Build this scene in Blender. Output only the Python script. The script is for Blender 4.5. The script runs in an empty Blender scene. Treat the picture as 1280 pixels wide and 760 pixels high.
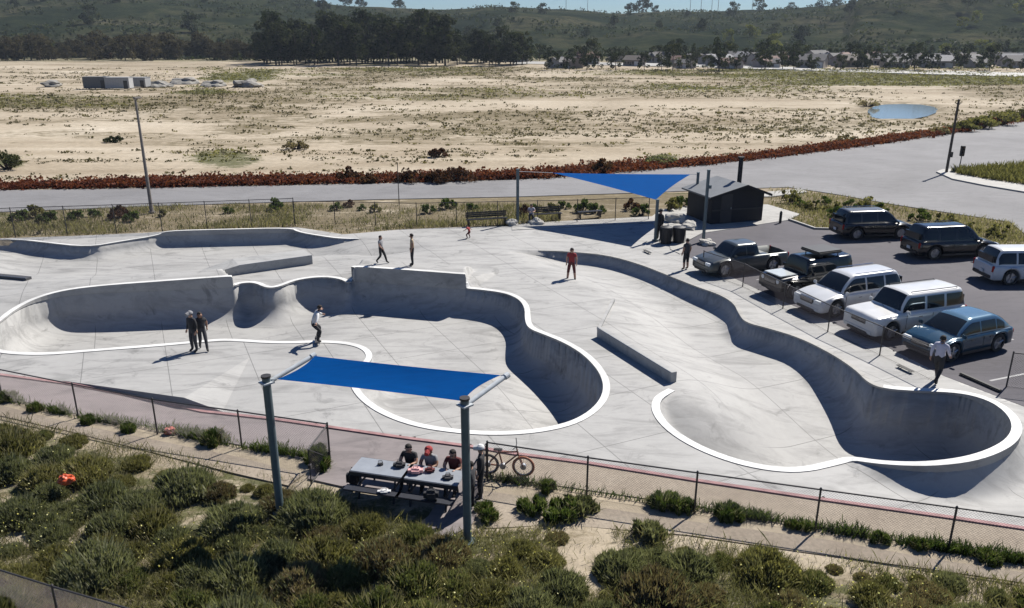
import bpy, bmesh, math, random
import numpy as np
from mathutils import Vector, Matrix, noise as mnoise
random.seed(7); rng = np.random.default_rng(7)
R = math.radians
scene = bpy.context.scene
COL = scene.collection
# ---------------------------------------------------------------- camera
W0, H0, F = 1280.0, 760.0, 1000.0
HOR = 42.0
PITCH = math.atan((380 - HOR) / F)
CH = 12.2
sn, cs = math.sin(PITCH), math.cos(PITCH)
camd = bpy.data.cameras.new('camera'); cam = bpy.data.objects.new('camera', camd); COL.objects.link(cam)
cam.location = (0, 0, CH); cam.rotation_euler = (math.pi / 2 - PITCH, 0, 0)
camd.sensor_width = 36; camd.lens = F / W0 * 36; camd.clip_start = .3; camd.clip_end = 9000
scene.camera = cam

def at(px, py, z=0.0):
    """where the line of sight through a photo pixel meets height z"""
    u = (px - 640) / F; v = (py - 380) / F
    k = sn + v * cs
    d = (CH - z) / k
    return Vector((u * d, d * (cs - v * sn), z))
def A2(px, py, z=0.0):
    p = at(px, py, z); return (p.x, p.y)
def proj(X, Y, Z=0.0):
    dz = Z - CH
    d = Y * cs - dz * sn
    up = Y * sn + dz * cs
    return 640 + F * X / d, 380 - F * up / d
def at_h(px, py_base, py_top, zb=0.0):
    """height of an upright thing with base and top pixels"""
    b = at(px, py_base, zb)
    lo, hi = 0, 60
    for _ in range(40):
        m = (lo + hi) / 2
        if proj(b.x, b.y, zb + m)[1] > py_top: lo = m
        else: hi = m
    return lo

# ---------------------------------------------------------------- world, sun
SUN_EL, SUN_AZ = R(47), math.atan2(.72, .70)      # azimuth measured from +X towards +Y
w = bpy.data.worlds.new('World'); scene.world = w; w.use_nodes = True
nt = w.node_tree; bg = nt.nodes['Background']
sky = nt.nodes.new('ShaderNodeTexSky'); sky.sky_type = 'NISHITA'; sky.sun_disc = False
sky.sun_elevation = SUN_EL; sky.sun_rotation = math.pi / 2 - SUN_AZ
sky.air_density = 1.0; sky.dust_density = 0; sky.ozone_density = 1.5
tint = nt.nodes.new('ShaderNodeMix'); tint.data_type = 'RGBA'; tint.blend_type = 'MULTIPLY'; tint.inputs[0].default_value = 1; tint.inputs[7].default_value = (.50, .68, .98, 1)
nt.links.new(sky.outputs[0], tint.inputs[6]); nt.links.new(tint.outputs[2], bg.inputs[0]); bg.inputs[1].default_value = .05
sl = bpy.data.lights.new('sun', 'SUN'); sl.energy = 5.0; sl.angle = R(.5); sl.color = (1, .95, .87)
so = bpy.data.objects.new('sun', sl); COL.objects.link(so)
sd = Vector((math.cos(SUN_EL) * math.cos(SUN_AZ), math.cos(SUN_EL) * math.sin(SUN_AZ), math.sin(SUN_EL)))
so.rotation_euler = sd.to_track_quat('Z', 'Y').to_euler(); so.location = (20, 20, 60)
vs = scene.view_settings; vs.view_transform = 'Standard'; vs.look = 'None'; vs.gamma = 1; vs.exposure = 0.68
scene.cycles.max_bounces = 5; scene.cycles.volume_bounces = 0; scene.cycles.diffuse_bounces = 1; scene.cycles.glossy_bounces = 2
scene.cycles.transparent_max_bounces = 6; scene.cycles.transmission_bounces = 2

# ---------------------------------------------------------------- materials
class NT:
    def __init__(s, name):
        s.m = bpy.data.materials.new(name); s.m.use_nodes = True
        s.t = s.m.node_tree; s.b = s.t.nodes['Principled BSDF']
    def n(s, typ, **kw):
        x = s.t.nodes.new(typ)
        for k, v in kw.items():
            if k.startswith('_'): setattr(x, k[1:], v)
            else: x.inputs[k.replace('_', ' ')].default_value = v
        return x
    def l(s, a, b): s.t.links.new(a, b)
    def pos(s, scale=(1, 1, 1), rot=0, obj=True):
        c = s.n('ShaderNodeTexCoord'); m = s.n('ShaderNodeMapping')
        s.l(c.outputs['Object'], m.inputs[0]); m.inputs['Scale'].default_value = scale
        m.inputs['Rotation'].default_value = (0, 0, rot); return m.outputs[0]
    def noise(s, vec, scale, det=4, rough=.55, dist=0):
        x = s.n('ShaderNodeTexNoise', Scale=scale, Detail=det, Roughness=rough, Distortion=dist); s.l(vec, x.inputs[0]); return x.outputs[0]
    def ramp(s, fac, stops):
        x = s.n('ShaderNodeValToRGB'); cr = x.color_ramp
        while len(cr.elements) < len(stops): cr.elements.new(.5)
        for e, (p, c) in zip(cr.elements, stops):
            e.position = p; e.color = (c if hasattr(c, '__len__') else (c, c, c)) + (1,) if hasattr(c, '__len__') else (c, c, c, 1)
        s.l(fac, x.inputs[0]); return x.outputs[0]
    def mix(s, f, a, b, mode='MIX'):
        x = s.n('ShaderNodeMix', _data_type='RGBA', _blend_type=mode)
        for i, v in ((0, f), (6, a), (7, b)):
            if hasattr(v, 'type') and not isinstance(v, (tuple, float)): s.l(v, x.inputs[i])
            else: x.inputs[i].default_value = v if i == 0 else tuple(v) + (1,)
        return x.outputs[2]
    def math(s, op, a, b=0.0):
        x = s.n('ShaderNodeMath', _operation=op)
        for i, v in ((0, a), (1, b)):
            if isinstance(v, (int, float)): x.inputs[i].default_value = v
            else: s.l(v, x.inputs[i])
        return x.outputs[0]
    def bump(s, h, st=.3, dist=.05):
        x = s.n('ShaderNodeBump', Strength=st, Distance=dist); s.l(h, x.inputs['Height']); s.l(x.outputs[0], s.b.inputs['Normal'])
    def attr(s, name):
        x = s.n('ShaderNodeAttribute'); x.attribute_name = name; return x

def mat(name, col, rough=.6, metal=0.0, var=.12, scale=6.0, spec=.5):
    q = NT(name); v = q.pos()
    n = q.noise(v, scale, 3)
    c = q.ramp(n, [(.3, tuple(x * (1 - var) for x in col)), (.7, tuple(min(1, x * (1 + var)) for x in col))])
    q.l(c, q.b.inputs['Base Color']); q.b.inputs['Roughness'].default_value = rough; q.b.inputs['Metallic'].default_value = metal
    q.b.inputs['Specular IOR Level'].default_value = spec
    return q.m

M = {}
def concrete(name, lo, hi, joints=3.0, rot=R(-25), stain=.7):
    q = NT(name); v = q.pos()
    big = q.noise(v, .16, 5, .6, .6); fine = q.noise(v, 3.0, 6, .7); mid = q.noise(q.pos((.35, 1.4, 1), rot=R(20)), .9, 5, .65, 1.2)
    base = q.ramp(big, [(.3, lo), (.7, hi)])
    base = q.mix(.5, base, q.ramp(mid, [(.32, tuple(x * .62 for x in lo)), (.54, hi)]), 'MIX')
    base = q.mix(.25 , base, q.ramp(fine, [(.25, .25), (.75, .62)]), 'SOFT_LIGHT')
    # isolated dark scuffs
    sc = q.noise(v, .55, 7, .72, 1.5)
    base = q.mix(q.math('MULTIPLY', q.ramp(sc, [(.57, 0.0), (.70, 1.0)]), stain), base, tuple(x * .45 for x in lo))
    if joints:
        br = q.n('ShaderNodeTexBrick', _offset=0.0, Scale=1.0)
        br.inputs['Mortar Size'].default_value = .016; br.inputs['Mortar Smooth'].default_value = .1
        br.inputs['Brick Width'].default_value = joints; br.inputs['Row Height'].default_value = joints * 1.05
        br.inputs['Color1'].default_value = (0, 0, 0, 1); br.inputs['Color2'].default_value = (0, 0, 0, 1); br.inputs['Mortar'].default_value = (1, 1, 1, 1)
        q.l(q.pos(rot=rot), br.inputs[0])
        ge = q.n('ShaderNodeNewGeometry'); sx = q.n('ShaderNodeSeparateXYZ'); q.l(ge.outputs['Normal'], sx.inputs[0])
        flat_ = q.ramp(sx.outputs[2], [(.82, 0.0), (.95, 1.0)])
        base = q.mix(q.math('MULTIPLY', q.math('MULTIPLY', br.outputs[0], flat_), .75), base, tuple(x * .4 for x in lo))
    q.l(base, q.b.inputs['Base Color']); q.b.inputs['Roughness'].default_value = .75
    q.bump(fine, .12, .02)
    return q.m
M['concrete'] = concrete('poured_concrete', (.255, .253, .247), (.355, .351, .341))
M['coping'] = concrete('pale_coping_concrete', (.56, .56, .545), (.66, .66, .645), joints=0, stain=.5)
M['walk'] = concrete('sidewalk_concrete', (.29, .283, .27), (.36, .352, .33), joints=1.5, rot=R(65))
M['apron'] = concrete('pinkish_grey_slab', (.165, .145, .145), (.215, .187, .183), joints=0)
M['kerbrose'] = mat('dull_rose_paint', (.28, .155, .155), .8, var=.25, scale=3)

def asphalt(name, lo, hi, rough=.9):
    q = NT(name); v = q.pos()
    base = q.ramp(q.noise(v, .12, 5, .6, .8), [(.3, lo), (.7, hi)])
    base = q.mix(.35, base, q.ramp(q.noise(v, 30, 3, .7), [(.3, .3), (.7, .7)]), 'OVERLAY')
    crack = q.ramp(q.noise(q.pos((.25, 1, 1), rot=R(24)), .35, 8, .75, 2.0), [(.47, 1.0), (.492, .55), (.515, 1.0)])
    base = q.mix(.5, base, crack, 'MULTIPLY')
    q.l(base, q.b.inputs['Base Color']); q.b.inputs['Roughness'].default_value = rough
    return q.m
M['road'] = asphalt('worn_road_asphalt', (.15, .148, .152), (.205, .203, .208))
M['lot'] = asphalt('parking_asphalt', (.062, .058, .068), (.10, .094, .106))

def finish(o, parent, tags):
    COL.objects.link(o)
    if parent: o.parent = parent
    for k, v in tags.items():
        if v: o[k] = v
    return o
def mesh_obj(name, verts, faces, m, parent=None, smooth=False, mats=None, fm=None, **tags):
    me = bpy.data.meshes.new(name); me.from_pydata([tuple(v) for v in verts], [], faces); me.update()
    for x in (mats or [m]): me.materials.append(x)
    if fm is not None: me.polygons.foreach_set('material_index', fm)
    if smooth: me.polygons.foreach_set('use_smooth', [True] * len(me.polygons))
    return finish(bpy.data.objects.new(name, me), parent, tags)
def thing(name, label, cat, loc=(0, 0, 0), rz=0, group=None):
    o = bpy.data.objects.new(name, None); o.empty_display_size = .3
    o.location = loc; o.rotation_euler = (0, 0, rz)
    return finish(o, None, dict(label=label, category=cat, group=group))
def copy_tree(o, parent=None):
    c = o.copy(); COL.objects.link(c)
    if parent is not None: c.parent = parent
    for ch in list(o.children): copy_tree(ch, c)
    return c

class MB:
    """collects primitive shapes into one mesh"""
    def __init__(s): s.v = []; s.f = []
    def add(s, vs, fs):
        k = len(s.v); s.v += [tuple(v) for v in vs]; s.f += [tuple(i + k for i in f) for f in fs]
    def box(s, c, size, rz=0, bev=0):
        bm = bmesh.new(); bmesh.ops.create_cube(bm, size=1)
        for v in bm.verts: v.co = Vector((v.co.x * size[0], v.co.y * size[1], v.co.z * size[2]))
        if bev: bmesh.ops.bevel(bm, geom=bm.edges[:], offset=bev, segments=2, affect='EDGES')
        mt = Matrix.Translation(c) @ Matrix.Rotation(rz, 4, 'Z')
        bm.verts.ensure_lookup_table()
        s.add([mt @ v.co for v in bm.verts], [[v.index for v in f.verts] for f in bm.faces]); bm.free()
    def tube(s, pts, r, n=8, cap=True):
        pts = [Vector(p) for p in pts]; rs = r if hasattr(r, '__len__') else [r] * len(pts)
        vs, fs = [], []
        for i, p in enumerate(pts):
            d = (pts[min(i + 1, len(pts) - 1)] - pts[max(i - 1, 0)]).normalized()
            a = d.cross(Vector((0, 0, 1)) if abs(d.z) < .95 else Vector((1, 0, 0))).normalized(); b = d.cross(a)
            for j in range(n):
                t = 2 * math.pi * j / n; vs.append(p + (a * math.cos(t) + b * math.sin(t)) * rs[i])
        for i in range(len(pts) - 1):
            for j in range(n):
                fs.append((i * n + j, i * n + (j + 1) % n, (i + 1) * n + (j + 1) % n, (i + 1) * n + j))
        if cap: fs.append(tuple(range(n))[::-1]); fs.append(tuple((len(pts) - 1) * n + j for j in range(n)))
        s.add(vs, fs)
    def prism(s, poly, z0, z1):
        """poly: (x, y) counter-clockwise; z may be a list per vertex"""
        n = len(poly); z0 = z0 if hasattr(z0, '__len__') else [z0] * n; z1 = z1 if hasattr(z1, '__len__') else [z1] * n
        s.add([(x, y, z) for (x, y), z in zip(poly, z0)] + [(x, y, z) for (x, y), z in zip(poly, z1)],
              [tuple(range(n))[::-1], tuple(range(n, 2 * n))] + [(i, (i + 1) % n, n + (i + 1) % n, n + i) for i in range(n)])
    def build(s, name, m, parent=None, smooth=False, **tags):
        return mesh_obj(name, s.v, s.f, m, parent, smooth, **tags)

def chaikin(P, it=2, closed=True):
    P = np.array(P, float)
    for _ in range(it):
        Q = []
        n = len(P)
        for i in range(n if closed else n - 1):
            a, b = P[i], P[(i + 1) % n]
            Q += [a * .75 + b * .25, a * .25 + b * .75]
        if not closed: Q = [P[0]] + Q + [P[-1]]
        P = np.array(Q)
    return P
def inside(P, X, Y):
    res = np.zeros(X.shape, bool); n = len(P)
    for i in range(n):
        x0, y0 = P[i][:2]; x1, y1 = P[(i + 1) % n][:2]
        c = (y0 > Y) != (y1 > Y)
        with np.errstate(divide='ignore', invalid='ignore'):
            xi = (x1 - x0) * (Y - y0) / (y1 - y0) + x0
        res ^= c & (X < xi)
    return res
def nearest(P, X, Y, sel=None, closed=True, val=None):
    """distance to polyline, closest point, interpolated value"""
    best = np.full(X.shape, 1e9); bx = X.copy(); by = Y.copy(); bv = np.zeros(X.shape)
    n = len(P)
    for i in range(n if closed else n - 1):
        if sel is not None and not sel[i]: continue
        a = P[i]; b = P[(i + 1) % n]; dx, dy = b[0] - a[0], b[1] - a[1]; L = dx * dx + dy * dy + 1e-12
        t = np.clip(((X - a[0]) * dx + (Y - a[1]) * dy) / L, 0, 1)
        qx = a[0] + t * dx; qy = a[1] + t * dy; d = np.hypot(X - qx, Y - qy)
        m = d < best
        best[m] = d[m]; bx[m] = qx[m]; by[m] = qy[m]
        if val is not None: bv[m] = (val[i] + t * (val[(i + 1) % n] - val[i]))[m]
    return best, bx, by, bv
def sstep(a, b, x):
    t = np.clip((x - a) / (b - a), 0, 1); return t * t * (3 - 2 * t)
# ---------------------------------------------------------------- skate park concrete
PARK = [(-90,447),(0,467),(85,478),(170,494),(255,513),(340,522),(410,532),(500,545),(600,558),(640,565),(735,577),(872,599),(1026,622),(1196,646),(1290,660),(1420,680),
        (1420,560),(1258,500),(1180,470),(1105,432),(1040,403),(982,378),(931,354),(880,330),(850,316),(838,300),(835,285),(815,273),(760,276),(700,279),(640,283),(575,284),(500,287),(430,293),(370,284),(290,287),(200,290),(90,295),(0,298),(-90,303)]
PARKW = np.array([A2(*p) for p in PARK])
BA = [(-28,424,0),(-15,412,0),(0,402,0),(20,386,0),(45,373,.1),(80,363,.2),(130,357,.3),(200,352,.4),(280,346.2,.5),(287,346,.5),(290,346,.5),(291,357,0),(294,357,0),(301,354,0),(318,353,0),(333,360,0),(348,359,0),(370,350,0),(400,346,0),(424,348,0),(436,354,0),(441,350,0),
      (442,335,.72),(444,334,.72),(450,334,.72),(500,337,.72),(572,342.5,.72),(580,343,.72),(582,343,.72),(583,360,0),(586,361,0),(600,362,0),(630,366,0),(648,373,0),(657,384,0),(657,402,0),(662,411,0),(680,418,0),(705,428,0),(730,443,0),(748,462,0),(756,480,0),(753,498,0),(738,515,0),(712,529,0),(670,538,0),(620,541,0),(570,538,0),(520,530,0),(480,515,0),(455,497,0),(444,480,0),(447,466,0),(460,455,0),(466,444,0),(457,434,0),(435,428,0),(400,426,0),(350,428,0),(290,424,0),(265,425,0),(200,431,0),(120,437,0),(60,442,0),(20,441,0),(0,438,0),(-20,433,0)]
BB = [(630,313,0,0),(680,313,0,0),(720,315,0,0),(760,319,0,0),(800,330,0,0),(835,344,0,0),(870,358,0,0),(900,368,0,0),(918,379,0,0),(924,392,0,0),(932,403,0,0),(960,410,0,0),(1000,422,0,0),(1040,442,0,0),(1070,462,0,0),(1085,478,0,0),(1105,486,0,0),(1150,489,.0,0),(1200,491,.0,0),(1235,500,.15,0),(1258,515,.40,0),(1268,533,.65,0),(1260,550,.85,0),(1235,564,.9,0),(1200,574,.85,0),(1150,579,.6,0),(1100,577,.25,0),(1062,571,0,0),(1040,577,0,0),(1000,586,0,0),(960,584,0,0),(915,574,0,0),(870,556,0,0),(838,535,0,0),(823,515,0,0),(824,500,0,0),(838,491,0,0),(850,485,0,1),(838,470,0,1),(800,446,0,1),(752,414,0,1),(758,392,0,1),(735,365,0,1),(690,345,0,1),(640,330,0,1)]
BC = [(-70,301,0,0),(0,299,0,0),(30,300,0,0),(55,303,0,0),(109,309,0,0),(150,302,0,0),(200,294,0,0),(204,289,.25,0),(280,287,.25,0),(364,285,.25,0),(372,290,0,0),(400,295,0,0),(430,299,0,0),(480,298,0,1),(530,300,0,1),(552,306,0,1),(540,316,0,1),(470,326,0,1),(395,322,0,1),(330,338,0,1),(240,345,0,1),(120,352,0,1),(30,350,0,1),(-70,352,0,1)]
def lipw(L):
    out = []
    for p in L:
        x, y = A2(p[0], p[1], p[2]); out.append((x, y, p[2], p[3] if len(p) > 3 else 0))
    return chaikin(out, 2)
LA, LB, LC = lipw(BA), lipw(BB), lipw(BC)
CELL = .12
gx = np.arange(-42, 27, CELL); gy = np.arange(15.5, 60, CELL)
X, Y = np.meshgrid(gx, gy); SH = X.shape
X = X.ravel().copy(); Y = Y.ravel().copy()
Z = np.zeros_like(X)
_, _, _, _ = 0, 0, 0, 0
inpark0 = inside(PARKW, X, Y)
def carve(L, depth_fn, Rmin, Rk, soft_len, fall):
    """push the bowl down; lips keep their own height outside"""
    global X, Y, Z
    hard = (L[:, 3] < .5)
    d, bx, by, bz = nearest(L, X, Y, None, True, L[:, 2])
    sn_ = d < CELL * .5
    X[sn_] = bx[sn_]; Y[sn_] = by[sn_]
    ins = inside(L, X, Y) & ~sn_
    dh, _, _, _ = nearest(L, X, Y, hard)
    depth = depth_fn(X, Y)
    if (~hard).any():
        ds, _, _, _ = nearest(L, X, Y, ~hard)
        depth = depth * sstep(0, 1, ds / soft_len(X, Y))
    Rr = np.minimum(np.maximum(depth, .02), Rmin)
    wid = Rr * Rk
    s = np.minimum(dh, wid)
    z = -depth + Rr * (1 - np.sqrt(np.maximum(0, 1 - ((wid - s) / wid) ** 2)))
    Z[ins] = z[ins]
    out = ~ins & (Z >= 0)
    t = np.clip((d - fall[0]) / (fall[1] - fall[0]), 0, 1)
    zr = bz * ((1 - t) ** 2 if fall[2] else 1 - t * t * (3 - 2 * t))
    zr[sn_] = 0
    Z[out] = np.maximum(Z[out], zr[out])
pA = at(640, 470); pB0 = at(700, 340); pB1 = at(1150, 540)
def depthA(x, y):
    return 1.75 - .45 * sstep(at(300, 400).x, at(430, 400).x, x) + .75 * sstep(at(600, 480).x, at(720, 480).x, x)
def depthB(x, y):
    t = ((x - pB0.x) * (pB1.x - pB0.x) + (y - pB0.y) * (pB1.y - pB0.y)) / ((pB1 - pB0).length ** 2)
    return .62 + .33 * sstep(.1, .6, t) + 1.1 * sstep(.62, .92, t)
carve(LC, lambda x, y: np.full(x.shape, .8), .9, 1.3, lambda x, y: 4.5, (.15, 1.2, 0))
carve(LA, depthA, 1.3, 1.12, lambda x, y: 1, (1.3, 3.6, 0))
carve(LB, depthB, 1.2, 1.15, lambda x, y: 4.2, (.1, 1.05, 1))
# trim to the outline of the slab
d, bx, by, _ = nearest(PARKW, X, Y)
s_ = (d < CELL * .72)
X[s_] = bx[s_]; Y[s_] = by[s_]
keep = inside(PARKW, X, Y) | s_
ny, nx = SH
idx = -np.ones(nx * ny, int); idx[keep] = np.arange(keep.sum())
K = keep.reshape(SH); I = idx.reshape(SH)
q = K[:-1, :-1] & K[1:, :-1] & K[:-1, 1:] & K[1:, 1:]
faces = np.stack([I[:-1, :-1][q], I[:-1, 1:][q], I[1:, 1:][q], I[1:, :-1][q]], 1)
# leave corner cells as triangles
tri = []
for (a, b, c, dd) in (((0, 0), (0, 1), (1, 1), (1, 0)), ((0, 1), (1, 1), (1, 0), (0, 0)), ((1, 1), (1, 0), (0, 0), (0, 1)), ((1, 0), (0, 0), (0, 1), (1, 1))):
    g = lambda o: (slice(o[0], SH[0] - 1 + o[0]), slice(o[1], SH[1] - 1 + o[1]))
    m = K[g(a)] & K[g(b)] & K[g(c)] & ~K[g(dd)]
    tri.append(np.stack([I[g(a)][m], I[g(b)][m], I[g(c)][m]], 1))
fl = faces.tolist() + np.concatenate(tri).tolist()
park = mesh_obj('skatepark_ground', np.stack([X[keep], Y[keep], Z[keep]], 1).tolist(), fl, M['concrete'], smooth=True, kind='structure')
del _
def skirt(name, P, z0, z1, m, w0, w1, closed=True, z=None, **tags):
    """band following a polyline: offsets w0..w1 to its left, from z0 to z1 above its own height"""
    P = np.array(P, float); n = len(P); vs = []; fs = []
    for i in range(n):
        a = P[i - 1] if (closed or i > 0) else P[i]; b = P[(i + 1) % n] if (closed or i < n - 1) else P[i]
        t = (b - a)[:2]; t /= (np.hypot(*t) + 1e-9); nr = np.array((-t[1], t[0]))
        zz = z[i] if z is not None else 0
        p0 = P[i][:2] + nr * w0; p1 = P[i][:2] + nr * w1
        vs += [(p0[0], p0[1], zz + z1), (p1[0], p1[1], zz + z1), (p1[0], p1[1], zz * 0 + z0), (p0[0], p0[1], zz * 0 + z0)]
    for i in range(n if closed else n - 1):
        j = (i + 1) % n
        for k in range(4): fs.append((4 * i + k, 4 * j + k, 4 * j + (k + 1) % 4, 4 * i + (k + 1) % 4))
    if not closed: fs += [(0, 1, 2, 3), (4 * n - 1, 4 * n - 2, 4 * n - 3, 4 * n - 4)]
    fm = None; mats = None
    if m is M['coping']: mats = [m, M['concrete']]; fm = [0 if i % 4 == 0 else 1 for i in range(len(fs))]
    return mesh_obj(name, vs, fs, m, mats=mats, fm=fm, **tags)
# lips run clockwise seen from above, so "left" is outwards
skirt('bowl_coping', LA, -.06, .025, M['coping'], -.035, .22, True, LA[:, 2], kind='structure')
def hardrun(L):
    k = [i for i in range(len(L)) if L[i, 3] < .5 and L[i - 1, 3] >= .5][0]
    n = len(L); out = []
    for j in range(n):
        if L[(k + j) % n, 3] >= .5: break
        out.append((k + j) % n)
    return out
hb = hardrun(LB)
sp_ = next(i for i, k in enumerate(hb) if proj(LB[k, 0], LB[k, 1])[0] > 1098)
skirt('bowl_edge', LB[hb[5:sp_ + 1]], -.06, .012, M['walk'], -.03, .16, False, LB[hb[5:sp_ + 1], 2], kind='structure')
skirt('bowl_coping', LB[hb[sp_:]], -.06, .025, M['coping'], -.035, .25, False, LB[hb[sp_:], 2], kind='structure')
hc = hardrun(LC)
skirt('bank_coping', LC[hc], -.05, .02, M['coping'], -.03, .14, False, LC[hc, 2], kind='structure')
ne = [A2(*p) for p in PARK[:16]]
skirt('park_kerb', ne, -.25, .03, M['kerbrose'], -.02, -.16, False, kind='structure')
skirt('slab_edge', PARKW[15:], -.3, -.002, M['walk'], -.02, .0, False, kind='structure')
# banked wedge beside the near fence
def poly3(pts): return [at(*p) for p in pts]
mb = MB(); zb = .32
Aq, Bq, Cq, Dq, Eq = at(78, 476, .0), at(230, 497, zb), at(278, 514.5, .0), at(312, 447, 0), at(110, 441.5, 0)
Gq = at(232, 510.5, 0)
top = [Aq, Bq, Cq, Dq, Eq]
for p in (Aq, Cq, Dq, Eq): p.z = .006
mb.add(top + [Vector((p.x, p.y, -.02)) for p in top], [(0, 1, 3, 4), (1, 2, 3), (5, 6, 1, 0), (6, 7, 2, 1), (7, 8, 3, 2), (8, 9, 4, 3), (9, 5, 0, 4)])
mb.build('banked_wedge', M['concrete'], label='low banked concrete wedge with a dark side face near the left fence', category='skate ramp')
# ledge with a dark flank in front of the right bowl
def ledge(name, p0, p1, wid, h, label, m=None, taper=None, side=1, z0=-.05, cat='skate ledge'):
    a, b = at(*p0), at(*p1); d = (b - a).normalized(); nr = Vector((-d.y, d.x, 0)) * side
    P = [a, b, b + nr * wid, a + nr * wid]; ha, hb_ = (h, h) if taper is None else taper
    t = thing(name, label, cat, (a + b + nr * wid) / 2)
    o = t.location; bo = MB()
    pl = [(p.x - o.x, p.y - o.y) for p in P]
    if side < 0: pl = pl[::-1]; zs = [ha, hb_, hb_, ha][::-1]
    else: zs = [ha, hb_, hb_, ha]
    bo.prism(pl, z0, zs); bo.build('block', m or M['ledge'], t)
    tr = MB(); ax, bx_ = a - o, b - o; ax.z = ha; bx_.z = hb_; up = Vector((0, 0, .0))
    tr.tube([ax + nr * .0, bx_ + nr * .0], .022, 8); tr.build('edge_trim', M['steel'], t)
    return t
M['ledge'] = concrete('smooth_ledge_concrete', (.27, .27, .27), (.36, .36, .35), joints=0)
M['steel'] = mat('weathered_steel', (.30, .31, .33), .4, .8)
ledge('long_ledge', (746, 421), (838, 479), .26, .42, 'long low concrete ledge with a dark flank beside the right hand bowl')
ledge('raised_ledge', (300, 343), (391, 330), 1.5, .5, 'raised concrete ledge block with a dark front face behind the left bowl')
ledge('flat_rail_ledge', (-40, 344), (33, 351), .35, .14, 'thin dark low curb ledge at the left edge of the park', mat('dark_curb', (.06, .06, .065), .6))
# ramp end of the raised ledge
mb = MB(); a = at(300, 343); b = at(244, 333.0); dd = (at(391, 330) - a).normalized(); nr = Vector((-dd.y, dd.x, 0))
mb.add([(a.x, a.y, 0), (a.x, a.y, .498), tuple(a + nr * 1.5), tuple(a + nr * 1.5 + Vector((0, 0, .498))), (a + nr * .4 - dd * 2.3), (a + nr * 1.5 - dd * 2.3)],
       [(0, 4, 1), (1, 4, 5, 3), (2, 3, 5), (0, 1, 3, 2), (0, 2, 5, 4)])
mb.build('kicker_ramp', M['ledge'], label='small concrete kicker ramp at the left end of the raised ledge', category='skate ramp')
# low return kerb at the upper end of the long ledge
mb = MB(); a, b = at(765, 375), at(747, 411); d = (b - a).normalized(); nr = Vector((-d.y, d.x, 0)) * .14
mb.prism([(p.x, p.y) for p in (a, b, b + nr, a + nr)], -.2, .09); mb.build('return_kerb', M['ledge'], label='short low concrete kerb meeting the upper end of the long ledge', category='kerb')
# ---------------------------------------------------------------- ground sheet
def axis(lo, hi, step, far_lo, far_hi, g):
    a = list(np.arange(lo, hi, step)); s = step
    x = a[-1]
    while x < far_hi: s *= g; x += s; a.append(x)
    s = step; x = a[0]; pre = []
    while x > far_lo: s *= g; x -= s; pre.append(x)
    return np.array(pre[::-1] + a)
ax = axis(-45, 32, .4, -4500, 4500, 1.035); ay = axis(9, 72, .4, -60, 5000, 1.028)
GX, GY = np.meshgrid(ax, ay); gs = GX.shape; GX = GX.ravel(); GY = GY.ravel()
def fbm(x, y, sc, oc=4, seed=0):
    out = np.zeros(x.shape); amp = 1; tot = 0
    for o in range(oc):
        f = sc * 2 ** o
        xi = x * f + 13.7 * (o + 1) + seed * 7.3; yi = y * f + 5.1 * (o + 1) + seed * 3.1
        x0 = np.floor(xi); y0 = np.floor(yi); fx = xi - x0; fy = yi - y0
        fx = fx * fx * (3 - 2 * fx); fy = fy * fy * (3 - 2 * fy)
        def h(a, b):
            v = np.sin(a * 127.1 + b * 311.7 + seed * 74.7) * 43758.5453; return v - np.floor(v)
        v = (h(x0, y0) * (1 - fx) + h(x0 + 1, y0) * fx) * (1 - fy) + (h(x0, y0 + 1) * (1 - fx) + h(x0 + 1, y0 + 1) * fx) * fy
        out += v * amp; tot += amp; amp *= .5
    return out / tot
dpk, _, _, _ = nearest(PARKW, GX, GY); ipk = inside(PARKW, GX, GY)
GZ = np.full(GX.shape, -.04)
near = sstep(6, 1.2, dpk) if False else np.clip((dpk - 2.5) / 4, 0, 1)
scrub = (GY < 20.5) & (~ipk)
GZ = np.where((GY < 26) & ~ipk, GZ + near * (fbm(GX, GY, .25, 3, 3) - .5) * .5 * sstep(26, 18, GY), GZ)
field = sstep(78, 110, GY)
GZ += field * sstep(700, 300, GY) * (fbm(GX, GY, .02, 4, 5) - .5) * .9
GZ[ipk & (dpk > .7)] = -4.5
PX, PY = proj(GX, GY)
PX0, PY0 = PX, PY
_w = np.clip((GY - 70) / 30, 0, 1); PX = PX + 150 * (fbm(GX, GY, .03, 4, 21) - .5) * _w; PY = PY + 22 * (fbm(GX * .4, GY, .06, 5, 22) - .5) * _w
vis = GY > 8
def blob(cx, cy, rx, ry, soft=.5):
    d = np.sqrt(((PX - cx) / rx) ** 2 + ((PY - cy) / ry) ** 2); return np.clip((1 - d) / soft, 0, 1) * vis
green = np.zeros(GX.shape); dry = np.zeros(GX.shape); red = np.zeros(GX.shape)
def mx(a, b): np.maximum(a, b, out=a)
nz = fbm(GX, GY, .05, 5, 1); nz2 = fbm(GX * .35, GY, .12, 5, 2)
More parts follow.
